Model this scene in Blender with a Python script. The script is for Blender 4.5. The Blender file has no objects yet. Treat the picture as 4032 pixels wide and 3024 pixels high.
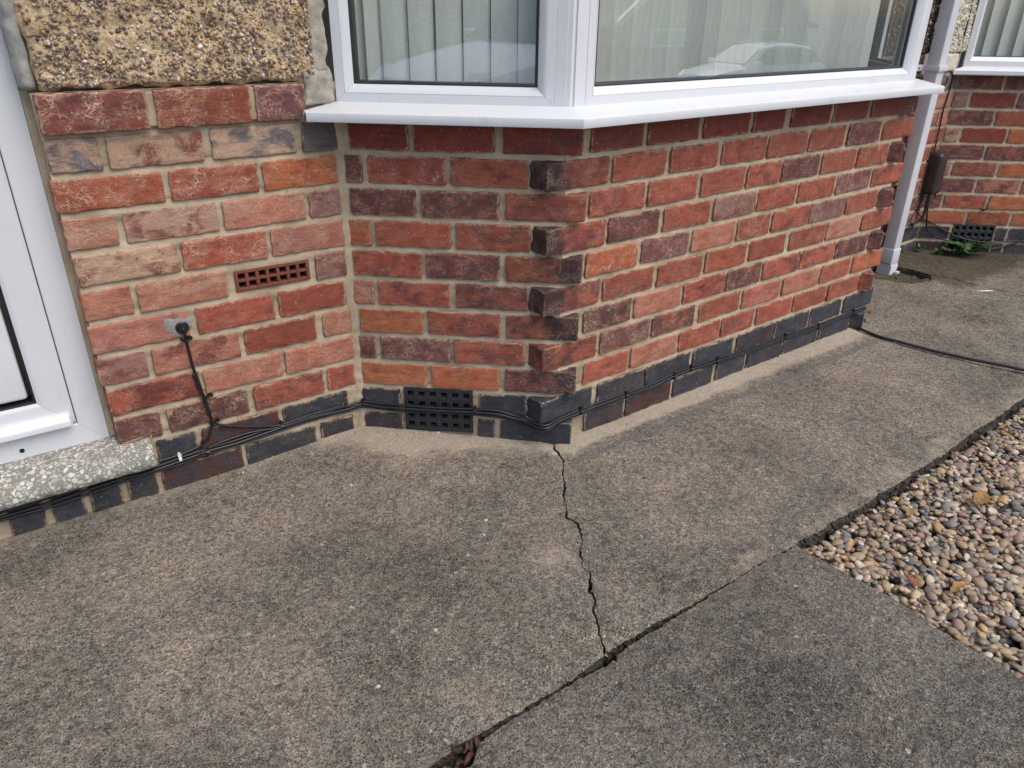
import bpy, math, random
import numpy as np
from mathutils import Vector, Matrix
from mathutils.geometry import delaunay_2d_cdt

# ---------------------------------------------------------------- camera, sky, sun, exposure
scn = bpy.context.scene
col = scn.collection
R_ = math.radians
cam_d = bpy.data.cameras.new("Camera"); cam = bpy.data.objects.new("Camera", cam_d); col.objects.link(cam)
cam_d.sensor_width = 36.0; cam_d.lens = 2951.13 / 4032 * 36.0
cam_d.clip_start = 0.02; cam_d.clip_end = 2000
YAW, PITCH, ROLL = 0.647000, 0.462794, 0.0129023
_f = Vector((math.sin(YAW)*math.cos(PITCH), math.cos(YAW)*math.cos(PITCH), -math.sin(PITCH)))
_r = Vector((math.cos(YAW), -math.sin(YAW), 0)); _u = _r.cross(_f)
_r2 = math.cos(ROLL)*_r + math.sin(ROLL)*_u; _u2 = -math.sin(ROLL)*_r + math.cos(ROLL)*_u
m3 = Matrix((_r2, _u2, -_f)).transposed()
cam.matrix_world = Matrix.Translation((-1.30108, -1.49734, 1.19565)) @ m3.to_4x4()
scn.camera = cam

SUN_EL, SUN_AZ = R_(58), R_(160)      # azimuth clockwise from +y
world = bpy.data.worlds.new("World"); scn.world = world; world.use_nodes = True
wn = world.node_tree.nodes; wl = world.node_tree.links
sky = wn.new("ShaderNodeTexSky"); sky.sky_type = 'NISHITA'; sky.sun_disc = False
sky.sun_elevation = SUN_EL; sky.sun_rotation = SUN_AZ
sky.air_density = 1.0; sky.dust_density = 3.0; sky.ozone_density = 1.0; sky.altitude = 50
wl.new(sky.outputs[0], wn["Background"].inputs[0]); wn["Background"].inputs[1].default_value = 0.15
sun_d = bpy.data.lights.new("Sun", 'SUN'); sun_d.energy = 1.2; sun_d.angle = R_(52); sun_d.color = (1.0, 0.95, 0.87)
sun = bpy.data.objects.new("Sun", sun_d); col.objects.link(sun)
sv = Vector((math.sin(SUN_AZ)*math.cos(SUN_EL), math.cos(SUN_AZ)*math.cos(SUN_EL), math.sin(SUN_EL)))
sun.rotation_euler = sv.to_track_quat('Z', 'Y').to_euler(); sun.location = sv * 20
scn.view_settings.view_transform = 'Standard'; scn.view_settings.look = 'None'
scn.view_settings.gamma = 1.0; scn.view_settings.exposure = 0.57
scn.cycles.max_bounces = 8; scn.cycles.transparent_max_bounces = 12

# ---------------------------------------------------------------- helpers
rng = np.random.default_rng(7); random.seed(7)
_perm = np.random.default_rng(3).random((256, 256))
def vnoise(x, y):
    x = np.asarray(x, float); y = np.asarray(y, float)
    xi = np.floor(x).astype(int); yi = np.floor(y).astype(int)
    fx = x - xi; fy = y - yi; fx = fx*fx*(3-2*fx); fy = fy*fy*(3-2*fy)
    g = lambda a, b: _perm[a & 255, b & 255]
    return ((g(xi, yi)*(1-fx)+g(xi+1, yi)*fx)*(1-fy)+(g(xi, yi+1)*(1-fx)+g(xi+1, yi+1)*fx)*fy)*2-1
def fbm(x, y, o=3):
    s = 0; a = 1
    for k in range(o):
        s = s + a*vnoise(np.asarray(x)*2**k+17*k, np.asarray(y)*2**k-9*k); a *= .5
    return s

class Geo:
    """collects vertices, faces, per-vertex attributes; linked as ONE mesh object"""
    def __init__(s): s.v = []; s.f = []; s.m = []; s.at = {}; s.n = 0
    def add(s, V, F, mi=0, **at):
        V = np.asarray(V, float).reshape(-1, 3); k = len(V)
        for f in F: s.f.append([i+s.n for i in f])
        s.m += [mi]*len(F)
        for name in set(list(at)+list(s.at)):
            d = at.get(name)
            w = len(np.atleast_1d(d[0] if np.ndim(d) > 1 else d)) if d is not None else s.at[name][0].shape[1]
            if name not in s.at: s.at[name] = [np.zeros((s.n, w))] if s.n else []
            a = np.zeros((k, w)) if d is None else (np.tile(np.atleast_1d(d), (k, 1)) if np.ndim(d) < 2 else np.asarray(d))
            s.at[name].append(a)
        s.v.append(V); s.n += k
        return s
    def box(s, lo, hi, mi=0, fr=None):
        x0, y0, z0 = lo; x1, y1, z1 = hi
        V = [(x0,y0,z0),(x1,y0,z0),(x1,y1,z0),(x0,y1,z0),(x0,y0,z1),(x1,y0,z1),(x1,y1,z1),(x0,y1,z1)]
        if fr: V = [fr.p(*v) for v in V]
        return s.add(V, [(3,2,1,0),(4,5,6,7),(0,1,5,4),(1,2,6,5),(2,3,7,6),(3,0,4,7)], mi)
    def rbox(s, lo, hi, r=.003, mi=0, fr=None, step=None, nb=3, **at):
        V, F, _ = rounded_box(lo, hi, r, step or 9, nb)
        if fr: V = fr.pts(V)
        return s.add(V, F, mi, **at)
    def tube(s, pts, rad, n=8, mi=0, caps=True):
        P = [Vector(p) for p in pts]; V = []; F = []
        up = Vector((.13, .21, .97))
        for i, p in enumerate(P):
            t = (P[min(i+1, len(P)-1)]-P[max(i-1, 0)]).normalized()
            a = t.cross(up)
            if a.length < .05: a = t.cross(Vector((1, 0, 0)))
            a.normalize(); b = t.cross(a)
            r = rad[i] if isinstance(rad, (list, tuple)) else rad
            for k in range(n):
                th = 2*math.pi*k/n; V.append(p+a*math.cos(th)*r+b*math.sin(th)*r)
        for i in range(len(P)-1):
            for k in range(n):
                F.append((i*n+k, i*n+(k+1) % n, (i+1)*n+(k+1) % n, (i+1)*n+k))
        if caps: F.append(tuple(range(n))[::-1]); F.append(tuple((len(P)-1)*n+k for k in range(n)))
        return s.add(V, F, mi)
    def extrude(s, prof, A, B, mi=0, caps=True):
        """prof: list of points in plane; A,B functions map prof point to 3D at the ends"""
        n = len(prof); V = [A(*p) for p in prof]+[B(*p) for p in prof]
        F = [(i, (i+1) % n, n+(i+1) % n, n+i) for i in range(n)]
        if caps: F += [tuple(range(n))[::-1], tuple(range(n, 2*n))]
        return s.add(V, F, mi)
    def link(s, name, mats, parent=None, smooth=False, auto=None, loc=None):
        me = bpy.data.meshes.new(name)
        V = np.concatenate(s.v)
        root = parent
        while root is not None and root.parent: root = root.parent
        off = np.array(root.location) if root is not None else np.array(loc if loc is not None else (0, 0, 0))
        me.from_pydata((V-off).tolist(), [], s.f)
        if not isinstance(mats, (list, tuple)): mats = [mats]
        for m in mats: me.materials.append(m)
        me.polygons.foreach_set('material_index', s.m)
        for k, L in s.at.items():
            a = np.concatenate(L)
            if a.shape[1] == 1:
                t = me.attributes.new(k, 'FLOAT', 'POINT'); t.data.foreach_set('value', a.ravel().astype(np.float32))
            elif a.shape[1] == 3:
                t = me.attributes.new(k, 'FLOAT_VECTOR', 'POINT'); t.data.foreach_set('vector', a.ravel().astype(np.float32))
        if smooth: me.polygons.foreach_set('use_smooth', [True]*len(s.f))
        me.update()
        if auto is not None:
            me.polygons.foreach_set('use_smooth', [True]*len(s.f))
            me.set_sharp_from_angle(angle=R_(auto))
        o = bpy.data.objects.new(name, me); col.objects.link(o)
        if parent is not None: o.parent = parent
        elif loc is not None: o.location = loc
        return o

def axis_nodes(a, b, r, step, nb):
    L = b-a; r = min(r, L*.49)
    e = [r*(1-math.cos(math.pi/2*k/nb)) for k in range(nb)]
    n = max(1, int(round((L-2*r)/step)))
    mid = [r+(L-2*r)*k/n for k in range(n+1)]
    return np.array([a+t for t in e+mid]+[b-t for t in e[::-1]])
def rounded_box(lo, hi, r, step=.008, nb=3, faces='xXyYzZ'):
    lo = np.array(lo, float); hi = np.array(hi, float)
    N = [axis_nodes(lo[i], hi[i], r, step, nb) for i in range(3)]
    V = []; F = []; n = 0
    for fc in faces:
        ax = 'xyz'.index(fc.lower()); o = [i for i in range(3) if i != ax]
        a, b = np.meshgrid(N[o[0]], N[o[1]], indexing='ij')
        P = np.zeros(a.shape+(3,)); P[..., o[0]] = a; P[..., o[1]] = b; P[..., ax] = hi[ax] if fc.isupper() else lo[ax]
        na, nb_ = a.shape
        idx = np.arange(na*nb_).reshape(na, nb_)+n
        q = np.stack([idx[:-1, :-1], idx[1:, :-1], idx[1:, 1:], idx[:-1, 1:]], -1).reshape(-1, 4)
        if (fc.isupper()) == (ax == 1): q = q[:, ::-1]
        F += q.tolist(); V.append(P.reshape(-1, 3)); n += na*nb_
    V = np.concatenate(V); S = V.copy()
    rr = np.minimum(r, (hi-lo)*.49)
    inner = np.clip(V, lo+rr, hi-rr); d = V-inner
    l = np.linalg.norm(d/rr, axis=1, keepdims=True); V = inner+d/np.maximum(l, 1e-9)*np.where(l > 1e-9, 1, 0)
    return V, F, S

class Frame:
    """a wall plane: s along the wall, o outward, z up"""
    def __init__(s, o, d, n):
        s.o = np.array(o, float); s.d = np.array(d, float); s.n = np.array(n, float)
    def p(s, a, off, z): return tuple(s.o+s.d*a+s.n*off+np.array([0, 0, z]))
    def pts(s, V):
        V = np.asarray(V); return s.o+V[:, :1]*s.d+V[:, 1:2]*s.n+V[:, 2:3]*np.array([0, 0, 1.])

PHI = 0.739672; LB = 0.5999882; PSI = 0.0373034; CX = 1.685; YD = 0.42
c_, s_ = math.cos(PHI), math.sin(PHI)
IC = (-c_*LB, s_*LB, 0)
WA = Frame(IC, (-math.cos(PSI), math.sin(PSI), 0), (-math.sin(PSI), -math.cos(PSI), 0))
WB = Frame((0, 0, 0), (-c_, s_, 0), (-s_, -c_, 0))
WC = Frame((0, 0, 0), (1, 0, 0), (0, -1, 0))
WR = Frame((CX, 0, 0), (c_, s_, 0), (s_, -c_, 0)); LR = YD/s_
XD = CX+c_*LR; XJ = 2.942; XP = 2.56
WD = Frame((XD, YD, 0), (1, 0, 0), (0, -1, 0))
WE = Frame((XJ, YD, 0), (c_, -s_, 0), (-s_, -c_, 0))
P = 0.0857

def empty(name, loc, label, cat, group=None):
    o = bpy.data.objects.new(name, None); o.empty_display_size = .1; col.objects.link(o); o.location = loc
    return tag(o, label, cat, group)
def tag(o, label, cat, group=None, kind=None):
    if label: o["label"] = label
    if cat: o["category"] = cat
    if group: o["group"] = group
    if kind: o["kind"] = kind
    return o

# ---------------------------------------------------------------- materials
class NT:
    def __init__(s, name):
        s.m = bpy.data.materials.new(name); s.m.use_nodes = True; s.t = s.m.node_tree
        s.b = s.t.nodes["Principled BSDF"]; s.out = s.t.nodes["Material Output"]
    def n(s, typ, ins=None, **pr):
        nd = s.t.nodes.new("ShaderNode"+typ)
        for k, v in pr.items(): setattr(nd, k, v)
        for k, v in (ins or {}).items(): s.set(nd.inputs[k], v)
        return nd
    def set(s, sock, v):
        if isinstance(v, bpy.types.NodeSocket): s.t.links.new(v, sock)
        elif isinstance(v, bpy.types.Node): s.t.links.new(v.outputs[0], sock)
        else:
            if isinstance(v, (tuple, list)) and len(v) == 3 and sock.type == 'RGBA': v = (*v, 1)
            sock.default_value = v
    def coord(s, scale=(1, 1, 1), attr=None):
        if attr: src = s.n('Attribute', attribute_name=attr).outputs['Vector']
        else: src = s.n('TexCoord').outputs['Object']
        return s.n('Mapping', {'Vector': src, 'Scale': scale}).outputs[0]
    def noise(s, vec, scale, detail=4, rough=.55, dist=0.):
        return s.n('TexNoise', {'Vector': vec, 'Scale': scale, 'Detail': detail, 'Roughness': rough, 'Distortion': dist}).outputs[0]
    def noisec(s, vec, scale, detail=2):
        return s.n('TexNoise', {'Vector': vec, 'Scale': scale, 'Detail': detail}).outputs[1]
    def voro(s, vec, scale, feature='F1', rand=1., out='Distance'):
        return s.n('TexVoronoi', {'Vector': vec, 'Scale': scale, 'Randomness': rand}, feature=feature).outputs[out]
    def ramp(s, fac, a, b, c0=0., c1=1.):
        return s.n('MapRange', {'Value': fac, 'From Min': a, 'From Max': b, 'To Min': c0, 'To Max': c1}, interpolation_type='SMOOTHSTEP').outputs[0]
    def math(s, op, a, b=0., cl=False):
        nd = s.n('Math', operation=op, use_clamp=cl); s.set(nd.inputs[0], a); s.set(nd.inputs[1], b); return nd.outputs[0]
    def mix(s, fac, a, b, mode='MIX'):
        nd = s.n('Mix', data_type='RGBA', blend_type=mode, clamp_factor=True)
        s.set(nd.inputs[0], fac); s.set(nd.inputs[6], a); s.set(nd.inputs[7], b); return nd.outputs[2]
    def crgb(s, fac, stops):
        nd = s.n('ValToRGB', {'Fac': fac}); e = nd.color_ramp.elements
        while len(e) < len(stops): e.new(.5)
        for el, (p, c) in zip(e, stops): el.position = p; el.color = (*c, 1)
        return nd.outputs[0]
    def bump(s, h, dist, strength=1., prev=None):
        ins = {'Height': h, 'Distance': dist, 'Strength': strength}
        if prev is not None: ins['Normal'] = prev
        return s.n('Bump', ins).outputs[0]
    def done(s, base, rough=.8, normal=None, spec=None):
        s.set(s.b.inputs['Base Color'], base); s.set(s.b.inputs['Roughness'], rough)
        if normal is not None: s.set(s.b.inputs['Normal'], normal)
        if spec is not None: s.set(s.b.inputs['Specular IOR Level'], spec)
        return s.m

def mat_brick():
    t = NT("brick"); A = lambda n, o='Vector': t.n('Attribute', attribute_name=n).outputs[o]
    bc = A('bc'); c1 = A('col'); c2 = A('col2'); prm = t.n('SeparateXYZ', {0: A('prm')}).outputs; edge = A('edge', 'Fac')
    mp = lambda sc: t.n('Mapping', {'Vector': bc, 'Scale': sc}).outputs[0]
    patch = t.ramp(t.noise(mp((9, 9, 14)), 1.6, 5, .6, .6), .46, .62)
    base = t.mix(t.math('MULTIPLY', patch, prm[1]), c1, c2)
    st = t.noise(mp((22, 60, 90)), 1, 5, .65)
    base = t.mix(.75, base, t.crgb(st, [(.25, (.42, .42, .44)), (.5, (1, 1, 1)), (.78, (1.5, 1.4, 1.34))]), 'MULTIPLY')
    gr = t.noise(bc, 420, 3, .7)
    base = t.mix(.55, base, t.crgb(gr, [(.3, (.6, .6, .6)), (.55, (1, 1, 1)), (.75, (1.5, 1.5, 1.5))]), 'MULTIPLY')
    # drag-face creases: thin pale ridges running mostly lengthwise
    wob = t.n('VectorMath', {0: mp((1, 1, 1)), 1: t.n('VectorMath', {0: t.noisec(bc, 26, 3), 1: (.05, .02, .045)}, operation='MULTIPLY').outputs[0]}, operation='ADD').outputs[0]
    cr_v = t.n('Mapping', {'Vector': wob, 'Scale': (32, 70, 92)}).outputs[0]
    ed = t.voro(cr_v, 1.0, 'DISTANCE_TO_EDGE')
    line = t.ramp(ed, .0, .06, 1, 0)
    fine = t.ramp(t.voro(cr_v, 2.3, 'DISTANCE_TO_EDGE'), .0, .10, .8, 0)
    lines = t.math('MAXIMUM', line, fine)
    lmask = t.ramp(t.noise(bc, 24, 3), .38, .62)
    lm = t.math('MULTIPLY', t.math('MULTIPLY', lines, lmask), prm[0])
    base = t.mix(lm, base, t.mix(.8, base, (.60, .40, .29)))
    stv = t.math('MULTIPLY', t.ramp(t.noise(mp((420, 420, 16)), 1, 3, .5), .66, .74), t.ramp(t.noise(bc, 16, 3), .5, .66))
    base = t.mix(t.math('MULTIPLY', stv, .5), base, (.50, .36, .28))
    # limewash / salt bloom
    bl = t.math('MULTIPLY', t.ramp(t.noise(bc, 30, 6, .7), .55, .75), prm[2])
    base = t.mix(bl, base, (.62, .55, .5))
    # old mortar dust along the arrises, pale specks
    ef = t.math('ADD', edge, t.math('MULTIPLY', t.math('SUBTRACT', t.noise(bc, 130, 4, .7), .5), .018))
    em = t.math('MULTIPLY', t.ramp(ef, .0012, .0068, .7, 0), t.ramp(t.noise(bc, 32, 4, .7), .40, .62))
    base = t.mix(em, base, (.46, .32, .22))
    sp = t.voro(bc, 120, out='Distance'); spc = t.voro(bc, 120, out='Color')
    sm = t.math('MULTIPLY', t.ramp(sp, .12, .22, 1, 0), t.ramp(t.n('SeparateXYZ', {0: spc}).outputs[0], .955, .96))
    base = t.mix(t.math('MULTIPLY', sm, .8), base, (.6, .5, .42))
    h = t.math('ADD', t.math('MULTIPLY', t.noise(bc, 90, 5, .7), 1.2), t.math('MULTIPLY', t.math('MULTIPLY', lines, prm[0]), .35))
    nr = t.bump(h, .0022, .9)
    nr = t.bump(gr, .0006, .7, nr)
    return t.done(base, t.ramp(st, .3, .7, .72, .9), nr, .3)

def mat_mortar():
    t = NT("mortar"); v = t.coord()
    c = t.crgb(t.noise(v, 9, 5, .6), [(.3, (.31, .24, .155)), (.52, (.45, .36, .245)), (.75, (.55, .46, .335))])
    g = t.noise(v, 700, 3, .7)
    c = t.mix(.5, c, t.crgb(g, [(.3, (.55, .53, .5)), (.55, (1, 1, 1)), (.75, (1.45, 1.45, 1.45))]), 'MULTIPLY')
    d = t.ramp(t.noise(v, 45, 4, .65), .6, .72, 0, .35)
    c = t.mix(d, c, (.16, .12, .09))
    n = t.bump(t.noise(v, 160, 5, .7), .0018, .8); n = t.bump(g, .0005, .8, n)
    return t.done(c, .95, n, .2)

def mat_concrete(name, dark):
    t = NT(name); v = t.coord()
    z = t.n('SeparateXYZ', {0: t.n('Attribute', attribute_name='zone').outputs['Vector']}).outputs
    big = t.noise(v, 2.1, 7, .66, .4); mid = t.noise(v, 7.5, 5, .65)
    sand = (.46, .395, .305) if not dark else (.34, .31, .265)
    grey = (.222, .206, .182) if not dark else (.185, .171, .149)
    lo = t.crgb(big, [(.36, tuple(x*.46 for x in grey)), (.5, grey), (.63, tuple(a*.6+b*.4 for a, b in zip(grey, sand)))])
    lo = t.mix(.6, lo, t.crgb(mid, [(.28, (.58, .58, .62)), (.5, (1, 1, 1)), (.72, (1.4, 1.34, 1.24))]), 'MULTIPLY')
    moss = t.math('MULTIPLY', t.ramp(t.noise(v, 5, 5, .7), .52, .72), .35)
    lo = t.mix(moss, lo, (.16, .15, .085))
    # worn surface: dark sunk aggregate in a network of pale laitance
    warp = t.n('VectorMath', {0: v, 1: t.n('VectorMath', {0: t.noisec(v, 90, 2), 1: (.011, .011, .011)}, operation='MULTIPLY').outputs[0]}, operation='ADD').outputs[0]
    ag = t.voro(warp, 165, 'DISTANCE_TO_EDGE'); agc = t.voro(warp, 165, out='Color'); rv = t.n('SeparateXYZ', {0: agc}).outputs
    net = t.ramp(ag, .03, .2, 1, 0)
    stone = t.mix(.85, lo, t.crgb(rv[0], [(.0, (.28, .26, .26)), (.35, (.55, .52, .51)), (.7, (.9, .86, .82)), (1., (1.7, 1.55, 1.35))]), 'MULTIPLY')
    pale = t.mix(.72, lo, sand)
    wear = t.ramp(t.noise(v, 38, 4, .7), .30, .72)
    c = t.mix(t.math('MULTIPLY', net, t.math('ADD', wear, .15)), stone, pale)
    fg = t.noise(v, 310, 4, .8)
    c = t.mix(.9, c, t.crgb(fg, [(.36, (.32, .31, .3)), (.5, (.94, .94, .94)), (.64, (1.85, 1.82, 1.74))]), 'MULTIPLY')
    # bigger exposed stones
    b1 = t.voro(warp, 52, out='Distance'); b1c = t.n('SeparateXYZ', {0: t.voro(warp, 52, out='Color')}).outputs
    bm = t.math('MULTIPLY', t.ramp(b1, .2, .3, 1, 0), t.ramp(b1c[0], .80, .81))
    c = t.mix(t.math('MULTIPLY', bm, .85), c, t.crgb(b1c[1], [(.0, (.06, .058, .06)), (.35, (.12, .1, .1)), (.6, (.22, .17, .13)), (.85, (.36, .33, .28)), (1, (.6, .58, .54))]))
    w1 = t.voro(v, 62, out='Distance'); w1c = t.n('SeparateXYZ', {0: t.voro(v, 62, out='Color')}).outputs
    wm = t.math('MULTIPLY', t.ramp(w1, .10, .26, 1, 0), t.ramp(w1c[0], .84 if dark else .93, .95))
    c = t.mix(t.math('MULTIPLY', wm, .7), c, (.50, .47, .42))
    # smooth sandy mortar near the wall, dark algae band, brown moss
    zs = t.ramp(t.math('ADD', z[0], t.math('MULTIPLY', t.math('SUBTRACT', t.noise(v, 11, 6, .75), .5), 1.5)), .2, .85)
    sandc = t.mix(.6, (.43, .36, .275), t.crgb(t.noise(v, 130, 4, .75), [(.3, (.7, .7, .7)), (.5, (1, 1, 1)), (.75, (1.25, 1.25, 1.25))]), 'MULTIPLY')
    c = t.mix(t.math('MULTIPLY', zs, .62), c, sandc)
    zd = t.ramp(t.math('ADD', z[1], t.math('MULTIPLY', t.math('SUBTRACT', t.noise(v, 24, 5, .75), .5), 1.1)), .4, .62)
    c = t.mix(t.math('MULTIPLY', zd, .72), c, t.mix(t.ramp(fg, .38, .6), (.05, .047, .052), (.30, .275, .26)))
    zm = t.ramp(t.math('ADD', z[2], t.math('MULTIPLY', t.math('SUBTRACT', t.noise(v, 12, 5, .75), .5), 1.)), .35, .7)
    c = t.mix(t.math('MULTIPLY', zm, .8), c, t.crgb(t.noise(v, 60, 4, .7), [(.3, (.028, .022, .016)), (.5, (.085, .065, .04)), (.7, (.14, .115, .06))]))
    h = t.math('ADD', t.math('MULTIPLY', net, .6), t.math('ADD', fg, t.math('MULTIPLY', bm, .5)))
    h = t.math('MULTIPLY', h, t.math('SUBTRACT', 1., t.math('MULTIPLY', zs, .75)))
    n = t.bump(h, .006, .9)
    return t.done(c, .93, n, .25)

def mat_simple(name, rgb, rough=.5, nscale=60, var=.12, bump=.0, spec=.5, metal=0.):
    t = NT(name); v = t.coord()
    nz = t.noise(v, nscale, 5, .65)
    c = t.mix(1., rgb, t.crgb(nz, [(.3, (1-var,)*3), (.5, (1, 1, 1)), (.7, (1+var,)*3)]), 'MULTIPLY')
    n = t.bump(nz, bump, 1.) if bump else None
    t.b.inputs['Metallic'].default_value = metal
    return t.done(c, t.ramp(nz, .3, .7, max(rough-.06, .03), min(rough+.06, 1)), n, spec)

def mat_upvc():
    t = NT("white_upvc"); v = t.coord()
    d = t.ramp(t.noise(v, 7, 6, .75), .5, .75, 0, .3)
    s = t.ramp(t.noise(t.coord((70, 70, 5)), 1, 4, .7), .56, .75, 0, .3)
    c = t.mix(t.math('ADD', d, s), (.625, .635, .645), (.47, .465, .445))
    n = t.bump(t.noise(v, 14, 2), .0008, .5)
    return t.done(c, .32, n, .45)

def mat_attr(name, rough=.6, nscale=90, spec=.4, bump=.001, var=.3):
    t = NT(name); a = t.n('Attribute', attribute_name='col').outputs['Vector']; v = t.coord()
    nz = t.noise(v, nscale, 5, .65); st = t.noise(t.coord((nscale*.4, nscale*.4, nscale*2)), 1, 3)
    c = t.mix(1., a, t.crgb(nz, [(.28, (1-var,)*3), (.5, (1, 1, 1)), (.75, (1+var,)*3)]), 'MULTIPLY')
    c = t.mix(.35, c, t.crgb(st, [(.3, (.7, .7, .7)), (.6, (1.2, 1.18, 1.15))]), 'MULTIPLY')
    return t.done(c, rough, t.bump(nz, bump, .8), spec)

def mat_terrazzo():
    t = NT("terrazzo"); v = t.coord()
    w = t.n('VectorMath', {0: v, 1: t.n('VectorMath', {0: t.noisec(v, 60, 2), 1: (.012,)*3}, operation='MULTIPLY').outputs[0]}, operation='ADD').outputs[0]
    e = t.voro(w, 88, 'DISTANCE_TO_EDGE'); rc = t.n('SeparateXYZ', {0: t.voro(w, 88, out='Color')}).outputs
    chip = t.math('MULTIPLY', t.ramp(e, .07, .14), t.ramp(rc[0], .40, .44))
    e2 = t.voro(w, 190, 'DISTANCE_TO_EDGE'); rc2 = t.n('SeparateXYZ', {0: t.voro(w, 190, out='Color')}).outputs
    chip2 = t.math('MULTIPLY', t.ramp(e2, .1, .18), t.ramp(rc2[0], .6, .65))
    chip = t.math('MAXIMUM', chip, t.math('MULTIPLY', chip2, .8))
    g = t.noise(v, 300, 4, .7)
    mtx = t.crgb(g, [(.3, (.13, .125, .11)), (.7, (.27, .26, .23))])
    mtx = t.mix(t.ramp(t.noise(v, 14, 4, .7), .52, .7, 0, .6), mtx, (.2, .2, .13))
    cc = t.crgb(rc[1], [(0, (.36, .335, .28)), (.5, (.47, .445, .385)), (1, (.58, .56, .50))])
    c = t.mix(chip, mtx, cc)
    return t.done(c, .75, t.bump(t.math('ADD', chip, g), .0012, .7), .3)

def mat_glass():
    t = NT("window_glass"); nd = t.t.nodes
    f = t.n('LayerWeight', {'Blend': .5}).outputs['Facing']
    fr = t.math('ADD', t.math('MULTIPLY', t.math('POWER', f, 4.5), .78), .19)
    gl = t.n('BsdfGlossy', {'Color': (.95, .98, 1, 1), 'Roughness': .0})
    tr = t.n('BsdfTransparent', {'Color': (.95, .985, .97, 1)})
    mx = t.n('MixShader', {0: fr, 1: tr.outputs[0], 2: gl.outputs[0]})
    t.t.links.new(mx.outputs[0], t.out.inputs[0]); nd.remove(t.b)
    return t.m

def mat_fabric():
    t = NT("blind_fabric"); v = t.coord()
    w1 = t.noise(t.coord((260, 260, 24)), 1, 3); w2 = t.noise(t.coord((30, 30, 420)), 1, 3)
    m_ = t.math('ADD', t.math('MULTIPLY', w1, .5), t.math('MULTIPLY', w2, .5))
    c = t.crgb(m_, [(.3, (.63, .64, .575)), (.5, (.745, .755, .685)), (.7, (.82, .83, .765))])
    n = t.bump(m_, .0008, .6)
    t.set(t.b.inputs['Base Color'], c); t.b.inputs['Roughness'].default_value = .9
    t.set(t.b.inputs['Normal'], n)
    tl = t.n('BsdfTranslucent', {'Color': c}); mx = t.n('MixShader', {0: .25, 1: t.b.outputs[0], 2: tl.outputs[0]})
    t.t.links.new(mx.outputs[0], t.out.inputs[0])
    return t.m

M = dict(brick=mat_brick(), mortar=mat_mortar(), conc=mat_concrete("path_concrete", False), conc2=mat_concrete("drive_concrete", True),
         upvc=mat_upvc(), terrazzo=mat_terrazzo(), glass=mat_glass(), fabric=mat_fabric(),
         black=mat_simple("black_plastic", (.012, .012, .014), .38, 80, .3, .0003),
         gasket=mat_simple("rubber_gasket", (.012, .013, .016), .5, 40, .2),
         ventblk=mat_simple("black_vent", (.02, .021, .025), .45, 90, .35, .0006),
         terra=mat_simple("terracotta", (.17, .05, .03), .85, 70, .3, .001),
         void=mat_simple("dark_cavity", (.008, .007, .006), .9, 30, .3),
         boxbr=mat_simple("brown_plastic", (.035, .024, .021), .42, 25, .25, .0004),
         pipe=mat_simple("grey_white_pipe", (.58, .58, .60), .4, 6, .07, .0004),
         cement=mat_simple("cement_render", (.33, .30, .245), .95, 32, .42, .003, .2),
         cementg=mat_simple("grey_cement", (.26, .255, .235), .95, 40, .3, .002, .2),
         dash=mat_simple("dash_mortar", (.52, .39, .235), .95, 130, .45, .005, .2),
         dashp=mat_attr("dash_pebble", .55, 160, .4, .0006),
         cream=mat_simple("cream_paint", (.56, .52, .41), .9, 40, .22, .002, .3),
         dirtyd=mat_simple("sooty_dash", (.10, .08, .06), .95, 28, .6, .004, .2),
         pebble=mat_attr("gravel_pebble", .55, 110, .4, .0008, .22),
         edgec=mat_simple("grimy_concrete_edge", (.062, .054, .044), .97, 90, .5, .004, .1),
         soil=mat_simple("soil", (.03, .024, .018), 1., 50, .5, .004, .1),
         leafm=mat_attr("leaf", .6, 120, .3, .001),
         weed=mat_attr("weed_leaf", .5, 120, .4, .001),
         room=mat_simple("room_plaster", (.30, .29, .27), .9, 4, .05),
         white_clip=mat_simple("white_plastic", (.7, .7, .7), .4, 40, .1),
         paint=mat_simple("car_paint_white", (.72, .73, .74), .18, 3, .03),
         cglass=mat_simple("car_glass", (.015, .017, .02), .05, 3, .05, 0, .8),
         tyre=mat_simple("tyre_rubber", (.015, .015, .016), .8, 60, .3),
         alloy=mat_simple("alloy_rim", (.45, .45, .47), .3, 30, .1, 0, .5, .8),
         lens=mat_simple("lamp_lens", (.5, .52, .55), .1, 30, .1, 0, .8),
         rbrick=mat_simple("far_brick", (.24, .10, .07), .9, 30, .3, .003),
         tile=mat_simple("roof_tile", (.10, .06, .05), .85, 12, .35, .01),
         ground=mat_simple("ground_verge", (.12, .115, .10), .95, 3, .35, .01, .2),
         road=mat_simple("asphalt", (.055, .055, .057), .9, 120, .4, .003, .3),
         wood=mat_simple("pale_stick", (.6, .57, .5), .8, 60, .2))
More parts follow.
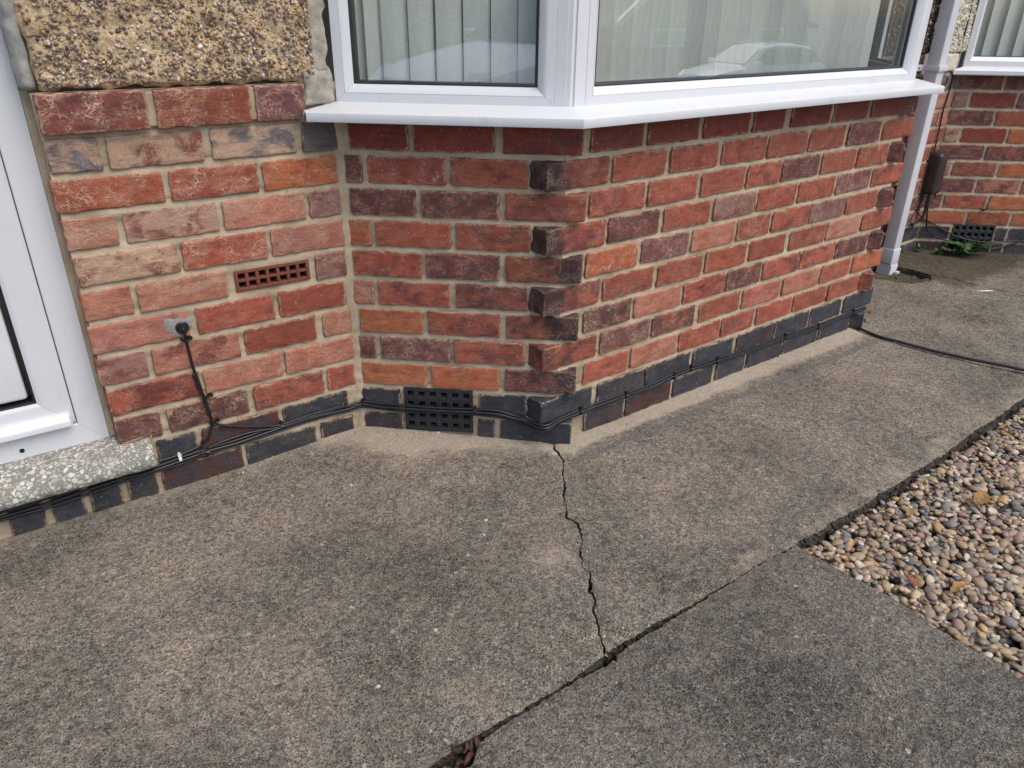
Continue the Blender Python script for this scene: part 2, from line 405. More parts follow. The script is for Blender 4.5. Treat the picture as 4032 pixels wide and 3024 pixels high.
BR = {
 'A': [
  (1, [(0.868, 0.944, 'K'), (0.778, 0.850, 'K'), (0.690, 0.763, 'K'), (0.603, 0.674, 'K'), (0.373, 0.589, 'Kr'), (0.153, 0.361, 'K'), (0.032, 0.136, 'Kb')]),
  (2, [(0.483, 0.584, 'K'), (0.253, 0.469, 'Kr'), (0.042, 0.244, 'K')]),
  (3, [(0.560, 0.668, 'D'), (0.333, 0.543, 'Mb'), (0.111, 0.315, 'Rm'), (0.014, 0.099, 'Rm')]),
  (4, [(0.446, 0.668, 'Rd'), (0.224, 0.437, 'Sc'), (0.009, 0.215, 'Oy')]),
  (5, [(0.561, 0.675, 'Mv'), (0.331, 0.548, 'Ds'), (0.115, 0.315, 'T'), (0.003, 0.095, 'Ps')]),
  (6, [(0.448, 0.672, 'Sm'), (0.225, 0.427, 'R'), (0.022, 0.212, 'T')]),
  (7, [(0.562, 0.670, 'S'), (0.336, 0.550, 'Sc'), (0.009, 0.098, 'Mv')]),
  (8, [(0.441, 0.665, 'Pm'), (0.221, 0.432, 'Rc'), (0.001, 0.209, 'Ps')]),
  (9, [(0.561, 0.669, 'Sc'), (0.332, 0.546, 'Pm'), (0.107, 0.318, 'Sc'), (0.001, 0.096, 'Mv')]),
  (10, [(0.443, 0.671, 'Rc'), (0.220, 0.429, 'Rc'), (0.008, 0.208, 'Oc')]),
  (11, [(0.561, 0.665, 'Pg'), (0.340, 0.546, 'Pr'), (0.114, 0.321, 'Pg'), (0.002, 0.097, 'G')]),
  (12, [(0.448, 0.662, 'Dc'), (0.219, 0.432, 'Ol'), (0.083, 0.206, 'Mc')]),
 ],
 'B': [
  (1, [(0.471, 0.600, 'Kb'), (0.187, 0.239, 'K'), (-0.046, 0.171, 'K')]),
  (2, [(0.477, 0.609, 'K'), (0.092, 0.235, 'K')]),
  (3, [(0.391, 0.589, 'O'), (0.175, 0.378, 'O'), (-0.051, 0.157, 'D')]),
  (4, [(0.541, 0.594, 'D'), (0.320, 0.527, 'Dp'), (0.100, 0.307, 'Rm')]),
  (5, [(0.395, 0.580, 'O'), (0.171, 0.382, 'Rm'), (-0.050, 0.155, 'Od')]),
  (6, [(0.534, 0.597, 'Ps'), (0.314, 0.523, 'Rm'), (0.093, 0.298, 'Db')]),
  (7, [(0.392, 0.587, 'Rm'), (0.173, 0.379, 'D'), (-0.052, 0.157, 'Od')]),
  (8, [(0.530, 0.593, 'O'), (0.309, 0.519, 'R'), (0.090, 0.294, 'Rm')]),
  (9, [(0.402, 0.581, 'D'), (0.176, 0.385, 'Db'), (-0.053, 0.160, 'Rm')]),
  (10, [(0.543, 0.589, 'D'), (0.320, 0.528, 'Rw'), (0.101, 0.305, 'Rm')]),
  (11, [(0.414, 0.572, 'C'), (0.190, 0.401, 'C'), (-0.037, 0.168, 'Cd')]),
 ],
 'C': [
  (1, [(0.113, 0.283, 'Kb'), (0.294, 0.504, 'Kr'), (0.520, 0.725, 'K'), (0.747, 0.906, 'K'), (0.920, 1.131, 'K'), (1.144, 1.366, 'K'), (1.382, 1.598, 'K')]),
  (2, [(-0.064, 0.139, 'K'), (0.160, 0.366, 'Kg'), (0.376, 0.589, 'K'), (0.607, 0.817, 'K'), (0.840, 1.052, 'Kb'), (1.064, 1.278, 'K'), (1.294, 1.504, 'K'), (1.530, 1.739, 'K')]),
  (3, [(0.100, 0.287, 'R'), (0.299, 0.511, 'S'), (0.522, 0.729, 'R'), (0.740, 0.915, 'Rm'), (0.935, 1.142, 'R'), (1.158, 1.368, 'R'), (1.387, 1.597, 'Rm')]),
  (4, [(-0.063, 0.143, 'Od'), (0.162, 0.372, 'Dp'), (0.386, 0.584, 'Dr'), (0.608, 0.818, 'R'), (0.836, 1.048, 'S'), (1.068, 1.291, 'S'), (1.307, 1.502, 'R'), (1.525, 1.741, 'O')]),
  (5, [(0.088, 0.280, 'Mb'), (0.294, 0.503, 'S'), (0.517, 0.722, 'Rm'), (0.731, 0.913, 'D'), (0.929, 1.142, 'Rm'), (1.152, 1.368, 'Rm'), (1.382, 1.593, 'D')]),
  (6, [(-0.064, 0.143, 'Rd'), (0.157, 0.364, 'Rm'), (0.384, 0.588, 'R'), (0.608, 0.813, 'R'), (0.833, 1.033, 'R'), (1.059, 1.275, 'Rm'), (1.290, 1.509, 'S'), (1.528, 1.737, 'Rm')]),
  (7, [(0.084, 0.288, 'Ow'), (0.305, 0.510, 'Dp'), (0.527, 0.732, 'S'), (0.748, 0.918, 'Ol'), (0.935, 1.146, 'Rm'), (1.155, 1.368, 'Mv'), (1.386, 1.596, 'R')]),
  (8, [(-0.062, 0.149, 'Rd'), (0.162, 0.367, 'D'), (0.387, 0.594, 'R'), (0.613, 0.820, 'Mv'), (0.834, 1.045, 'R'), (1.061, 1.276, 'R'), (1.296, 1.511, 'Dp'), (1.530, 1.746, 'Rm')]),
  (9, [(0.086, 0.295, 'Rm'), (0.311, 0.518, 'R'), (0.540, 0.743, 'R'), (0.759, 0.932, 'Rm'), (0.945, 1.152, 'D'), (1.171, 1.379, 'R'), (1.395, 1.598, 'Rw')]),
  (10, [(-0.068, 0.147, 'Rd'), (0.163, 0.370, 'R'), (0.390, 0.597, 'R'), (0.619, 0.832, 'Rm'), (0.846, 1.054, 'R'), (1.072, 1.279, 'R'), (1.304, 1.510, 'D'), (1.536, 1.749, 'R')]),
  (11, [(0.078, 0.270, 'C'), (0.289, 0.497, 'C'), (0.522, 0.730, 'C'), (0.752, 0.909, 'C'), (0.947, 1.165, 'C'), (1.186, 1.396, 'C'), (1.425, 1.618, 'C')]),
 ],
}

# ---------------------------------------------------------------- brickwork
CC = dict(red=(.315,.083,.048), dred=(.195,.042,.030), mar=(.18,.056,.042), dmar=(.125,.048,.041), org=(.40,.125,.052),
          sal=(.385,.155,.10), pale=(.42,.265,.185), mauve=(.26,.13,.11), terr=(.215,.056,.033), blk=(.034,.037,.047),
          brn=(.10,.048,.038), gry=(.13,.115,.115), dor=(.25,.075,.04), pur=(.16,.068,.063), blb=(.045,.034,.035), krd=(.075,.032,.028), kgy=(.052,.052,.054), cem=(.27,.26,.23))
CODE = {  # base, patch colour, creases, patch amount, bloom
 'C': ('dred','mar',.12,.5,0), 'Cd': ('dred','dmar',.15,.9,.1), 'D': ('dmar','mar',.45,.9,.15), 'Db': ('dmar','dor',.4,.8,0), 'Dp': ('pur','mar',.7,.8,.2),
 'Dr': ('dmar','red',.5,.9,.1), 'Ds': ('mar','sal',.4,.9,.2), 'Dc': ('mar','dmar',1,.8,0), 'Ol': ('dor','mar',.7,.7,0), 'Mc': ('pur','mar',.95,.6,.1),
 'Pg': ('pale','gry',.35,1,.2), 'Pr': ('pale','mar',.5,1,.1), 'G': ('gry','dmar',.1,.9,.25), 'Rc': ('red','sal',.95,.7,.1), 'Oc': ('org','red',.6,.7,.1),
 'Sc': ('sal','pale',.85,.55,.15), 'Pm': ('pale','mar',.95,.9,.1), 'Ps': ('sal','mauve',.7,.6,.3), 'Mv': ('mauve','mar',.6,.8,.2), 'S': ('sal','red',.4,.8,.1),
 'Sm': ('sal','mauve',.5,.6,.2), 'R': ('red','mar',.26,.5,.16), 'Rm': ('red','mar',.3,1,.2), 'Rd': ('mar','red',.4,1,.1), 'Rw': ('red','mar',.4,.6,.85),
 'Ow': ('org','red',.4,.6,.8), 'Od': ('dor','dmar',.35,1,0), 'O': ('org','red',.35,.6,.15), 'Oy': ('sal','org',.9,.8,.15), 'T': ('terr','red',.1,.4,.08),
 'Mb': ('brn','mar',.85,.8,.1), 'K': ('blk','kgy',.1,.8,.06), 'Kb': ('blb','blk',.1,1,.08), 'Kr': ('krd','blk',.1,.8,.03), 'Kg': ('kgy','blk',.1,.8,.12)}

def add_brick(g, fr, s0, s1, z0, z1, code, proj=.0035, depth=.02, soot=0, seed=None):
    k = rng.integers(0, 1 << 30) if seed is None else seed
    r = np.random.default_rng(k)
    b, p, cr, pa, wh = CODE[code]
    jit = 1+r.normal(0, .07); hue = r.normal(0, .04, 3)
    c1 = np.clip(np.array(CC[b])*jit*(1+hue), .004, .8); c2 = np.clip(np.array(CC[p])*(1+r.normal(0, .08)), .004, .8)
    faces = 'xXYzZ'
    rad = .0036 if depth < .05 else .0045
    V, F, S = rounded_box((s0, -depth, z0), (s1, proj, z1), rad, .0075, 3, faces)
    ed = np.minimum(np.minimum(S[:, 0]-s0, s1-S[:, 0]), np.minimum(S[:, 2]-z0, z1-S[:, 2]))
    ed2 = np.sort(np.stack([S[:, 0]-s0, s1-S[:, 0], S[:, 2]-z0, z1-S[:, 2], proj-S[:, 1]], 1), 1)[:, 1]
    ox, oz = r.random(2)*90
    w = np.exp(-ed/.006)
    a = .0019
    V[:, 0] += w*a*fbm(V[:, 2]*75+ox, V[:, 1]*60+oz, 3)
    V[:, 2] += w*a*fbm(V[:, 0]*55+oz, V[:, 1]*60+ox, 3)-(1-np.exp(-np.abs(V[:, 0]-(s0+s1)/2)/.2))*0
    V[:, 1] += .0009*fbm(V[:, 0]*28+ox, V[:, 2]*28+oz, 3)-w*.0012*np.abs(fbm(V[:, 0]*60+ox, V[:, 2]*60-oz, 2))
    tilt = r.normal(0, .004); V[:, 2] += (V[:, 0]-(s0+s1)/2)*tilt*.6
    V[:, 1] += r.normal(0, .0008)
    ed = ed2+(.0025 if depth > .05 else 0)
    bc = np.stack([V[:, 0]+r.random()*40, V[:, 1]+r.random()*40, V[:, 2]+r.random()*40], 1)
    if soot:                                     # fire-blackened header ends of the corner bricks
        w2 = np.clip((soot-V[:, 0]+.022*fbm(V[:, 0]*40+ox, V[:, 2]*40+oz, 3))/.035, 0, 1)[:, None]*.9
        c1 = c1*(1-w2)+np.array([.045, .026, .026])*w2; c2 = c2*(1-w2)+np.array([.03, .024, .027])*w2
    g.add(fr.pts(V), F, 0, col=c1, col2=c2, prm=np.array([cr, pa, wh]), bc=bc, edge=np.clip(ed, 0, .05)[:, None])

def mortar_sheet(g, fr, s0, s1, z0, z1, base=-.0045, step=.0045, hole=None):
    s = np.arange(s0, s1+step*.5, step); s[-1] = s1
    zz = []
    z = z0
    while z < z1:
        zz.append(z); ph = (z/P) % 1.0
        z += .0022 if (ph > .86 or ph < .17) else .008
    zz.append(z1); zz = np.array(zz)
    Sg, Zg = np.meshgrid(s, zz, indexing='ij')
    ph = (Zg/P+.5) % 1.0-.5; dz = ph*P                 # 0 at joint centre
    prof = np.where(np.abs(dz) < .016, (-dz/.009)*.0022+.0016, 0)      # struck: deep under the brick above, proud over the arris below
    prof = np.clip(prof, -.002, .0040)
    offs = base+prof+.0011*fbm(Sg*60, Zg*60, 3)+.0016*fbm(Sg*9+5, Zg*30, 2)
    V = np.stack([Sg, offs, Zg], -1).reshape(-1, 3)
    na, nb = Sg.shape; idx = np.arange(na*nb).reshape(na, nb)
    F = np.stack([idx[:-1, :-1], idx[1:, :-1], idx[1:, 1:], idx[:-1, 1:]], -1).reshape(-1, 4)
    if hole:
        c = V[F].mean(1); F = F[~((c[:, 0] > hole[0]) & (c[:, 0] < hole[1]) & (c[:, 2] > hole[2]) & (c[:, 2] < hole[3]))]
    g.add(fr.pts(V), F.tolist(), 0)

def bonded(g, fr, s0, s1, c0, c1, codes, off0=0., ends=(False, False), skip=None):
    """ordinary half-bond brickwork for stretches of wall outside the photographed part"""
    L = .2286
    for c in range(c0, c1+1):
        s = s0-(L*.5 if c % 2 else 0)-off0
        while s < s1:
            a, b = max(s+.008, s0+.004), min(s+L-.008, s1-.004)
            if b-a > .03 and not (skip and skip(a, b, c)):
                cd = random.choice(codes) if c > 2 else random.choice(['K', 'K', 'Kb', 'Kg'])
                add_brick(g, fr, a, b, (c-1)*P+.0068, c*P-.0068, cd)
            s += L

# ---- the house
house = empty("brick_house", (0.3, 0.6, 0), "red brick house with splayed bay, brown pebbledash panel and white front door", "house")
RED = ['R', 'Rm', 'R', 'D', 'S', 'Rm', 'Dr', 'Mv']
def brick_z(c): return (c-1)*P+.0068, c*P-.0068

ga = Geo(); gb = Geo(); gc = Geo()
for c, L in BR['A']:
    if c == 12: continue
    for s0, s1, k in L:
        z0, z1 = brick_z(c)
        if c == 1 and s0 > .59: z1 = .098
        d = .11 if (s1 > .655 and c > 2) else .02
        add_brick(ga, WA, s0, s1, z0, z1, k, depth=d)
for c, L in BR['B']:
    for s0, s1, k in L:
        z0, z1 = brick_z(c)
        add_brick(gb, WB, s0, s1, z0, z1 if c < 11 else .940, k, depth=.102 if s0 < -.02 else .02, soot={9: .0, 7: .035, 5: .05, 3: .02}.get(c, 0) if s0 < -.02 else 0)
for c, L in BR['C']:
    for s0, s1, k in L:
        z0, z1 = brick_z(c)
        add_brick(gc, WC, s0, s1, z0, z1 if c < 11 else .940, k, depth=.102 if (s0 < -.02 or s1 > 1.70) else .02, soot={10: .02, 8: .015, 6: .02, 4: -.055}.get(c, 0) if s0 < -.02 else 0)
for c, s0 in ((11, .075), (9, .069), (7, .068), (5, .069), (3, .07)):      # pointed stub beside each tooth
    pass
gr_ = Geo()
for c in range(1, 12):
    z0, z1 = brick_z(c)
    odd = c % 2 == 1
    s = -.052 if odd else .088
    while s < LR-.02:
        e = min(s+.212, LR-.006)
        k = random.choice(['D', 'Dp', 'Rd', 'Mb', 'D']) if c > 2 else 'K'
        add_brick(gr_, WR, s, e, z0, z1 if c < 11 else .940, k, depth=.102 if s < 0 else .02)
        s = e+.016
gax = Geo(); bonded(gax, WA, 1.56, 2.6, 1, 12, RED)
gd = Geo()
bonded(gd, WD, 0, XP-XD, 1, 12, ['D', 'Mb', 'Rm', 'D', 'Mv'])

wallA = ga.link("brick_wall", M['brick'], house, smooth=True)
wallB = Geo()
for g_, nm in ((gb, 'b'), (gc, 'c'), (gr_, 'r')): pass
for nm, g_ in (("bay_wall", gb), ("bay_wall", gc), ("bay_wall", gr_), ("brick_wall", gd), ("brick_wall", gax)):
    g_.link(nm, M['brick'], house, smooth=True)

# mortar beds with the solid wall behind them
gm = Geo()
mortar_sheet(gm, WA, -.004, .6665, -.06, 1.03, hole=(.121, .311, .532, .579)); mortar_sheet(gm, WA, .667, 1.6, -.06, .18, step=.006)
# raking fillet of pointing run down the inner corner
gm.add(*(lambda zs: (np.concatenate([[WA.p(.018+.004*vnoise(z*40, 1), -.004, z), tuple(np.array(IC)+np.array([-.35, -1, 0])*(.0075+.0025*vnoise(z*55, 3))+np.array([0, 0, z])), WB.p(LB-.016-.004*vnoise(z*38, 7), -.004, z)] for z in zs]),
    [f for i in range(len(zs)-1) for f in ((3*i, 3*i+1, 3*i+4, 3*i+3), (3*i+1, 3*i+2, 3*i+5, 3*i+4))]))(np.arange(0, .945, .006)))
gm.link("mortar", M['mortar'], house, smooth=True)
gm = Geo(); mortar_sheet(gm, WB, .0, LB+.004, -.06, .945, hole=(.259, .460, .031, .168)); mortar_sheet(gm, WC, -.002, CX+.002, -.06, .945); mortar_sheet(gm, WR, 0, LR, -.06, .945, step=.012)
gm.link("mortar", M['mortar'], house, smooth=True)
gm = Geo(); mortar_sheet(gm, WD, 0, XP-XD, -.06, 1.03, step=.012); gm.link("mortar", M['mortar'], house, smooth=True); gm = Geo(); mortar_sheet(gm, WA, 1.555, 2.6, -.06, 1.03, step=.02)
gm.link("mortar", M['mortar'], house, smooth=True)
gw = Geo()
gw.box((.0, -.2, -.15), (.663, -.045, 2.75), 0, WA)
gw.box((.664, -.2, 2.15), (1.554, -.02, 2.75), 0, WA)
gw.box((1.555, -.2, -.15), (2.6, -.0125, 2.75), 0, WA)
gw.box((.04, -.12, -.15), (LB, -.045, .945), 0, WB)
gw.box((.02, -.1, -.15), (CX-.02, -.0125, .945), 0, WC)
gw.box((.02, -.1, -.15), (LR, -.0125, .945), 0, WR)
gw.box((0, -.2, -.15), (XP-XD, -.0125, 2.75), 0, WD)
# room behind the bay: floor, back and side walls, ceiling
y1 = 3.2
gw.box((-1.6, .62, -.15), (-1.5, y1, 2.75)); gw.box((XP-.05, .63, -.15), (XP+.05, y1, 2.75)); gw.box((-1.5, y1-.1, -.15), (XP-.05, y1, 2.75))
gw.box((-1.49, .63, .1), (XP-.06, y1-.11, .16)); gw.extrude([(.0, .06), (CX, .06), (XD-.02, YD+.03), (XD-.02, .625), (IC[0]+.05, .625), (IC[0]+.05, IC[1]+.03)], lambda x, y: (x, y, .1), lambda x, y: (x, y, .15)); gw.box((-2.2, .64, 2.76), (XP, y1, 2.86))
gw.link("wall_core", M['room'], house)

# projecting brick string course with mortar behind
gs = Geo()
for c, L in BR['A']:
    if c != 12: continue
    for s0, s1, k in L: add_brick(gs, WA, s0, s1, .9455, 1.0285, k, proj=.017, depth=.05)
so = gs.link("string_course", M['brick'], house, smooth=True)
gs = Geo(); gs.rbox((.085, -.02, .95), (.655, .0095, 1.024), .004, 0, WA, .02)
gs.link("mortar", M['mortar'], so, smooth=True)

# ---- roughcast
def ico(n):
    import bmesh
    bm = bmesh.new(); bmesh.ops.create_icosphere(bm, subdivisions=n, radius=1)
    V = np.array([v.co[:] for v in bm.verts]); F = np.array([[v.index for v in f.verts] for f in bm.faces]); bm.free(); return V, F
ICO1, ICO2 = ico(1), ico(2)
def blobs(g, C, Rr, cols, base=ICO1, rots=None, mi=0, lump=.18):
    """many pebbles in one mesh: centres C, radii Rr (n,3), colours cols"""
    Vb, Fb = base; n = len(C); k = len(Vb)
    r = np.random.default_rng(11)
    q = r.normal(size=(n, 4)) if rots is None else rots; q /= np.linalg.norm(q, axis=1, keepdims=True)
    w, x, y, z = q.T
    Rm = np.stack([np.stack([1-2*(y*y+z*z), 2*(x*y-z*w), 2*(x*z+y*w)], -1), np.stack([2*(x*y+z*w), 1-2*(x*x+z*z), 2*(y*z-x*w)], -1), np.stack([2*(x*z-y*w), 2*(y*z+x*w), 1-2*(x*x+y*y)], -1)], 1)
    ph = r.random((n, 3))*6.28; dirs = r.normal(size=(n, 3, 3)); 
    L = np.ones((n, k))
    for j in range(3): L += lump/(1+j)*np.sin(np.einsum('nd,kd->nk', dirs[:, j]*(1.3+.6*j), Vb)+ph[:, j:j+1])
    V = Vb[None]*L[..., None]*Rr[:, None, :]
    V = np.einsum('nij,nkj->nki', Rm, V)+C[:, None, :]
    F = (Fb[None]+(np.arange(n)*k)[:, None, None]).reshape(-1, 3).tolist()
    g.add(V.reshape(-1, 3), F, mi, col=np.repeat(cols, k, axis=0))
def roughcast(fr, s0, s1, z0, z1, palette, weights, n, rmin, rmax, amp=.006, base=.006, ragged=.012, embed=.35):
    g = Geo(); st = .006
    s = np.arange(s0, s1+st*.5, st); z = np.arange(z0, z1+st*.5, st)
    Sg, Zg = np.meshgrid(s, z, indexing='ij')
    H = base+amp*fbm(Sg*38, Zg*38, 4)+amp*.7*fbm(Sg*11+4, Zg*14, 2)
    edge = np.minimum(np.minimum(Sg-s0, s1-Sg), Zg-z0)
    H = H-.012*np.exp(-edge/.004)
    Sg2 = Sg.copy(); Zg2 = Zg.copy()
    Sg2[0, :] += ragged*.5*fbm(z*30, z*0+2, 3); Sg2[-1, :] += ragged*.5*fbm(z*25+3, z*0+5, 3); Zg2[:, 0] += ragged*.35*fbm(s*35, s*0+8, 3)
    V = np.stack([Sg2, H, Zg2], -1).reshape(-1, 3); na, nb = Sg.shape; idx = np.arange(na*nb).reshape(na, nb)
    g.add(fr.pts(V), np.stack([idx[:-1, :-1], idx[1:, :-1], idx[1:, 1:], idx[:-1, 1:]], -1).reshape(-1, 4).tolist(), 0)
    a = rng.random(n)*(s1-s0-.012)+s0+.006; b = z0+.006+rng.random(n)*(z1-z0-.006)
    dens = fbm(a*14, b*14, 3)+fbm(a*50, b*50, 2)*.5; keep = dens > rng.random(n)*1.5-1.0
    a, b = a[keep], b[keep]; n = len(a)
    h = base+amp*fbm(a*38, b*38, 4)+amp*.7*fbm(a*11+4, b*14, 2)
    R = rmin+(rmax-rmin)*rng.random((n, 1))**2.2; R = R*np.array([1, .8, .62])*(1+.2*rng.normal(size=(n, 3))).clip(.6, 1.5)
    C = fr.pts(np.stack([a, h+R.mean(1)*embed, b], 1))
    pal = np.array(palette); ci = rng.choice(len(pal), n, p=np.array(weights)/np.sum(weights))
    blobs(g, C, R, (pal[ci]*(1+.22*rng.normal(size=(n, 1))).clip(.5, 1.6)).clip(.01, .8), ICO1, mi=1)
    return g
g = roughcast(WA, .046, .652, 1.034, 1.62, [(.19, .115, .08), (.13, .085, .075), (.30, .19, .12), (.50, .44, .36), (.36, .22, .06), (.085, .085, .09), (.26, .19, .145), (.42, .33, .24)],
              [4, 3, 4, 2.6, 1.0, 1, 4, 3.4], 15000, .0017, .0068, amp=.0042, embed=.12)
pd = g.link("pebbledash", [M['dash'], M['dashp']], house, smooth=True)
g = Geo(); g.box((.046, -.012, 1.615), (.652, .01, 2.75), 0, WA); g.box((.66, -.012, 2.16), (2.6, .01, 2.75), 0, WA); g.box((1.56, -.012, 1.03), (2.6, .01, 2.15), 0, WA); g.link("roughcast", M['dash'], house)
def lumpy(g, fr, s0, s1, z0, z1, off, amp, mi=0, st=.006, rag=.006, seed=0):
    s = np.linspace(s0, s1, max(3, int((s1-s0)/st))); z = np.linspace(z0, z1, max(3, int((z1-z0)/st)))
    Sg, Zg = np.meshgrid(s, z, indexing='ij')
    H = off+amp*fbm(Sg*30+seed, Zg*30, 4)
    e = np.minimum(np.minimum(Sg-s0, s1-Sg), np.minimum(Zg-z0, z1-Zg)); H -= (off+.012)*np.exp(-e/.0022)
    S2 = Sg+rag*fbm(Zg*28+seed, Sg*6, 3)*np.exp(-np.minimum(Sg-s0, s1-Sg)/.02); Z2 = Zg+rag*fbm(Sg*30, Zg*6+seed, 3)*np.exp(-np.minimum(Zg-z0, z1-Zg)/.02)
    na, nb = Sg.shape; idx = np.arange(na*nb).reshape(na, nb)
    g.add(fr.pts(np.stack([S2, H, Z2], -1).reshape(-1, 3)), np.stack([idx[:-1, :-1], idx[1:, :-1], idx[1:, 1:], idx[:-1, 1:]], -1).reshape(-1, 4).tolist(), mi)
g = Geo(); lumpy(g, WA, .004, .058, 1.05, 2.2, .0065, .003, rag=.009, seed=3)
lumpy(g, WA, .0, .086, .968, 1.064, .009, .004, rag=.009, seed=9)
g.link("cement_band", M['cement'], house, smooth=True)
g = Geo(); lumpy(g, WA, .650, .684, 1.036, 2.2, .012, .003, rag=.003, seed=21)

g.link("cement_band", M['cementg'], house, smooth=True)
g = Geo()
nr_, na_ = 9, 40; V = []
for i in range(nr_+1):
    for j in range(na_):
        th = 2*math.pi*j/na_; R0 = .033*(1+.14*math.sin(th*2+.9)+.10*math.sin(th*3)+.09*float(fbm(2*math.cos(th)+5, 2*math.sin(th), 2)))
        r_ = R0*i/nr_; V.append(WA.p(.478+r_*math.cos(th)*1.05, .0046*(1-(i/nr_)**8)-.003*(i == nr_)+.0009*float(fbm(r_*900*math.cos(th), r_*900*math.sin(th), 2)), .470+r_*math.sin(th)))
g.add(V, [(i*na_+j, i*na_+(j+1) % na_, (i+1)*na_+(j+1) % na_, (i+1)*na_+j) for i in range(nr_) for j in range(na_)])
g.link("cement_patch", M['cementg'], house, smooth=True)

# ---- air bricks
def grille(fr, s0, s1, z0, z1, cols, rows, front, bar_h, bar_v, mat, name, parent, back=-.03, rim=.006, slope=.0):
    g = Geo()
    g.box((s0, back-.004, z0), (s1, back, z1), 1, fr)
    cw = (s1-s0-2*rim-bar_v*(cols-1))/cols; ch = (z1-z0-2*rim-bar_h*(rows-1))/rows
    g.rbox((s0, back, z0), (s0+rim, front, z1), .0012, 0, fr, .02, 2); g.rbox((s1-rim, back, z0), (s1, front, z1), .0012, 0, fr, .02, 2)
    g.rbox((s0+rim, back, z0), (s1-rim, front-.0004, z0+rim), .0012, 0, fr, .02, 2); g.rbox((s0+rim, back, z1-rim), (s1-rim, front-.0004, z1), .0012, 0, fr, .02, 2)
    for i in range(cols-1):
        a = s0+rim+cw*(i+1)+bar_v*i; g.rbox((a, back, z0+rim), (a+bar_v, front-.0012, z1-rim), .001, 0, fr, .02, 2)
    for j in range(rows-1):
        a = z0+rim+ch*(j+1)+bar_h*j; g.rbox((s0+rim, back, a), (s1-rim, front-.0018, a+bar_h), .001, 0, fr, .02, 2)
    if slope:                                      # little sloping hoods in every cell
        for i in range(cols):
            for j in range(rows):
                a = s0+rim+(cw+bar_v)*i; b = z0+rim+(ch+bar_h)*j
                g.add([fr.p(a, front-.003, b), fr.p(a+cw, front-.003, b), fr.p(a+cw*.78, back+.006, b+ch*slope), fr.p(a+cw*.22, back+.006, b+ch*slope)], [(0, 1, 2, 3)], 0)
    return g.link(name, [mat, M['void']], parent, auto=35)
grille(WA, .116, .316, .5275, .5835, 7, 2, .0005, .007, .0085, M['terra'], "air_brick", house, back=-.04, rim=.0085)
grille(WB, .254, .4645, .027, .172, 6, 4, .004, .0165, .0165, M['ventblk'], "air_vent", house, back=-.022, rim=.011, slope=.5)

# ---- white window sill following the bay
def line_off(fr, d): return fr.o[:2]+fr.n[:2]*d, fr.d[:2]
def isect(a, b):
    (p, u), (q, v) = a, b; A = np.array([u, -v]).T; t = np.linalg.solve(A, q-p); return p+u*t[0]
def sill_ring(off, z):
    e0 = isect(line_off(WB, off), line_off(WA, .0005)); sA = (e0-WA.o[:2]) @ WA.d[:2]
    if sA > .096: e0 = isect(line_off(WB, off), ((WA.o+WA.d*.096)[:2], WA.n[:2]))
    pts = [e0, isect(line_off(WB, off), line_off(WC, off)), isect(line_off(WC, off), line_off(WR, off)), isect(line_off(WR, off), line_off(WD, .012))]
    return [(p[0], p[1], z) for p in pts]
prof = [(-.06, .9815), (.0, .9812), (.083, .9672), (.0915, .9656), (.0942, .9642), (.095, .9618), (.095, .9445), (.0942, .9425), (.092, .9420), (.086, .9432), (.084, .947), (.08, .949), (-.02, .951)]
rings = [sill_ring(*p) for p in prof]; n = len(prof)
g = Geo()
for k in range(3):
    V = [rings[i][k] for i in range(n)]+[rings[i][k+1] for i in range(n)]
    g.add(V, [(i, (i+1) % n, n+(i+1) % n, n+i) for i in range(n)]+([tuple(range(n))] if k == 0 else [])+([tuple(range(n, 2*n))] if k == 2 else []), 0)
g.link("window_sill", M['upvc'], house, auto=38)
g = Geo(); lumpy(g, WA, .076, .104, .934, .972, .019, .004, rag=.005, seed=55)
g.link("sealant", M['cement'], house, smooth=True)

# ---- uPVC windows
def ring_frame(fr, s0, s1, z0, z1, prof, mats, name, parent, gap=.0003, open_bottom=False):
    """mitred picture frame; prof = [(inset, off)], four separate lengths"""
    g = Geo(); n = len(prof)
    C = lambda i, o: [(s0+i, o, z0+i), (s1-i, o, z0+i), (s1-i, o, z1-i), (s0+i, o, z1-i)]
    for k in range(4):
        a, b = k, (k+1) % 4
        dd = np.array(C(0, 0)[b])-np.array(C(0, 0)[a]); dd /= np.linalg.norm(dd)
        A = [np.array(C(*p)[a])+dd*gap for p in prof]; B = [np.array(C(*p)[b])-dd*gap for p in prof]
        g.add(fr.pts(np.array(A+B)), [(i, (i+1) % n, n+(i+1) % n, n+i) for i in range(n)]+[tuple(range(n))[::-1], tuple(range(n, 2*n))], 0)
    return g.link(name, mats, parent, auto=30)
WT = 2.12
def window(fr, s0, s1, house, w=.045):
    win = Geo(); win.box((s0+.004, -.066, .9825), (s1-.004, -.061, .9865), 0, fr)
    win = win.link("window", M['upvc'], house)
    ring_frame(fr, s0, s1, .9795, WT, [(0, -.06), (0, -.001), (.001, 0), (.022, 0), (.0225, -.0012), (.0235, -.0012), (.0245, 0), (.029, -.002), (.0425, -.0165), (.0435, -.019), (.0435, -.06)], M['upvc'], "frame", win)
    ring_frame(fr, s0+.0437, s1-.0437, .9795+.0437, WT-.0437, [(0, -.05), (0, -.019), (.003, -.0185), (.0062, -.0205), (.0075, -.0235), (.0075, -.05)], M['gasket'], "gasket", win)
    g = Geo()
    i = .05
    g.add([fr.p(s0+i, -.0245, .9795+i), fr.p(s1-i, -.0245, .9795+i), fr.p(s1-i, -.0245, WT-i), fr.p(s0+i, -.0245, WT-i)], [(0, 1, 2, 3)], 0)
    g.link("pane", M['glass'], win)
    return win
window(WB, .040, .596, house); window(WC, .050, 1.649, house); window(WR, .036, LR-.03, house)
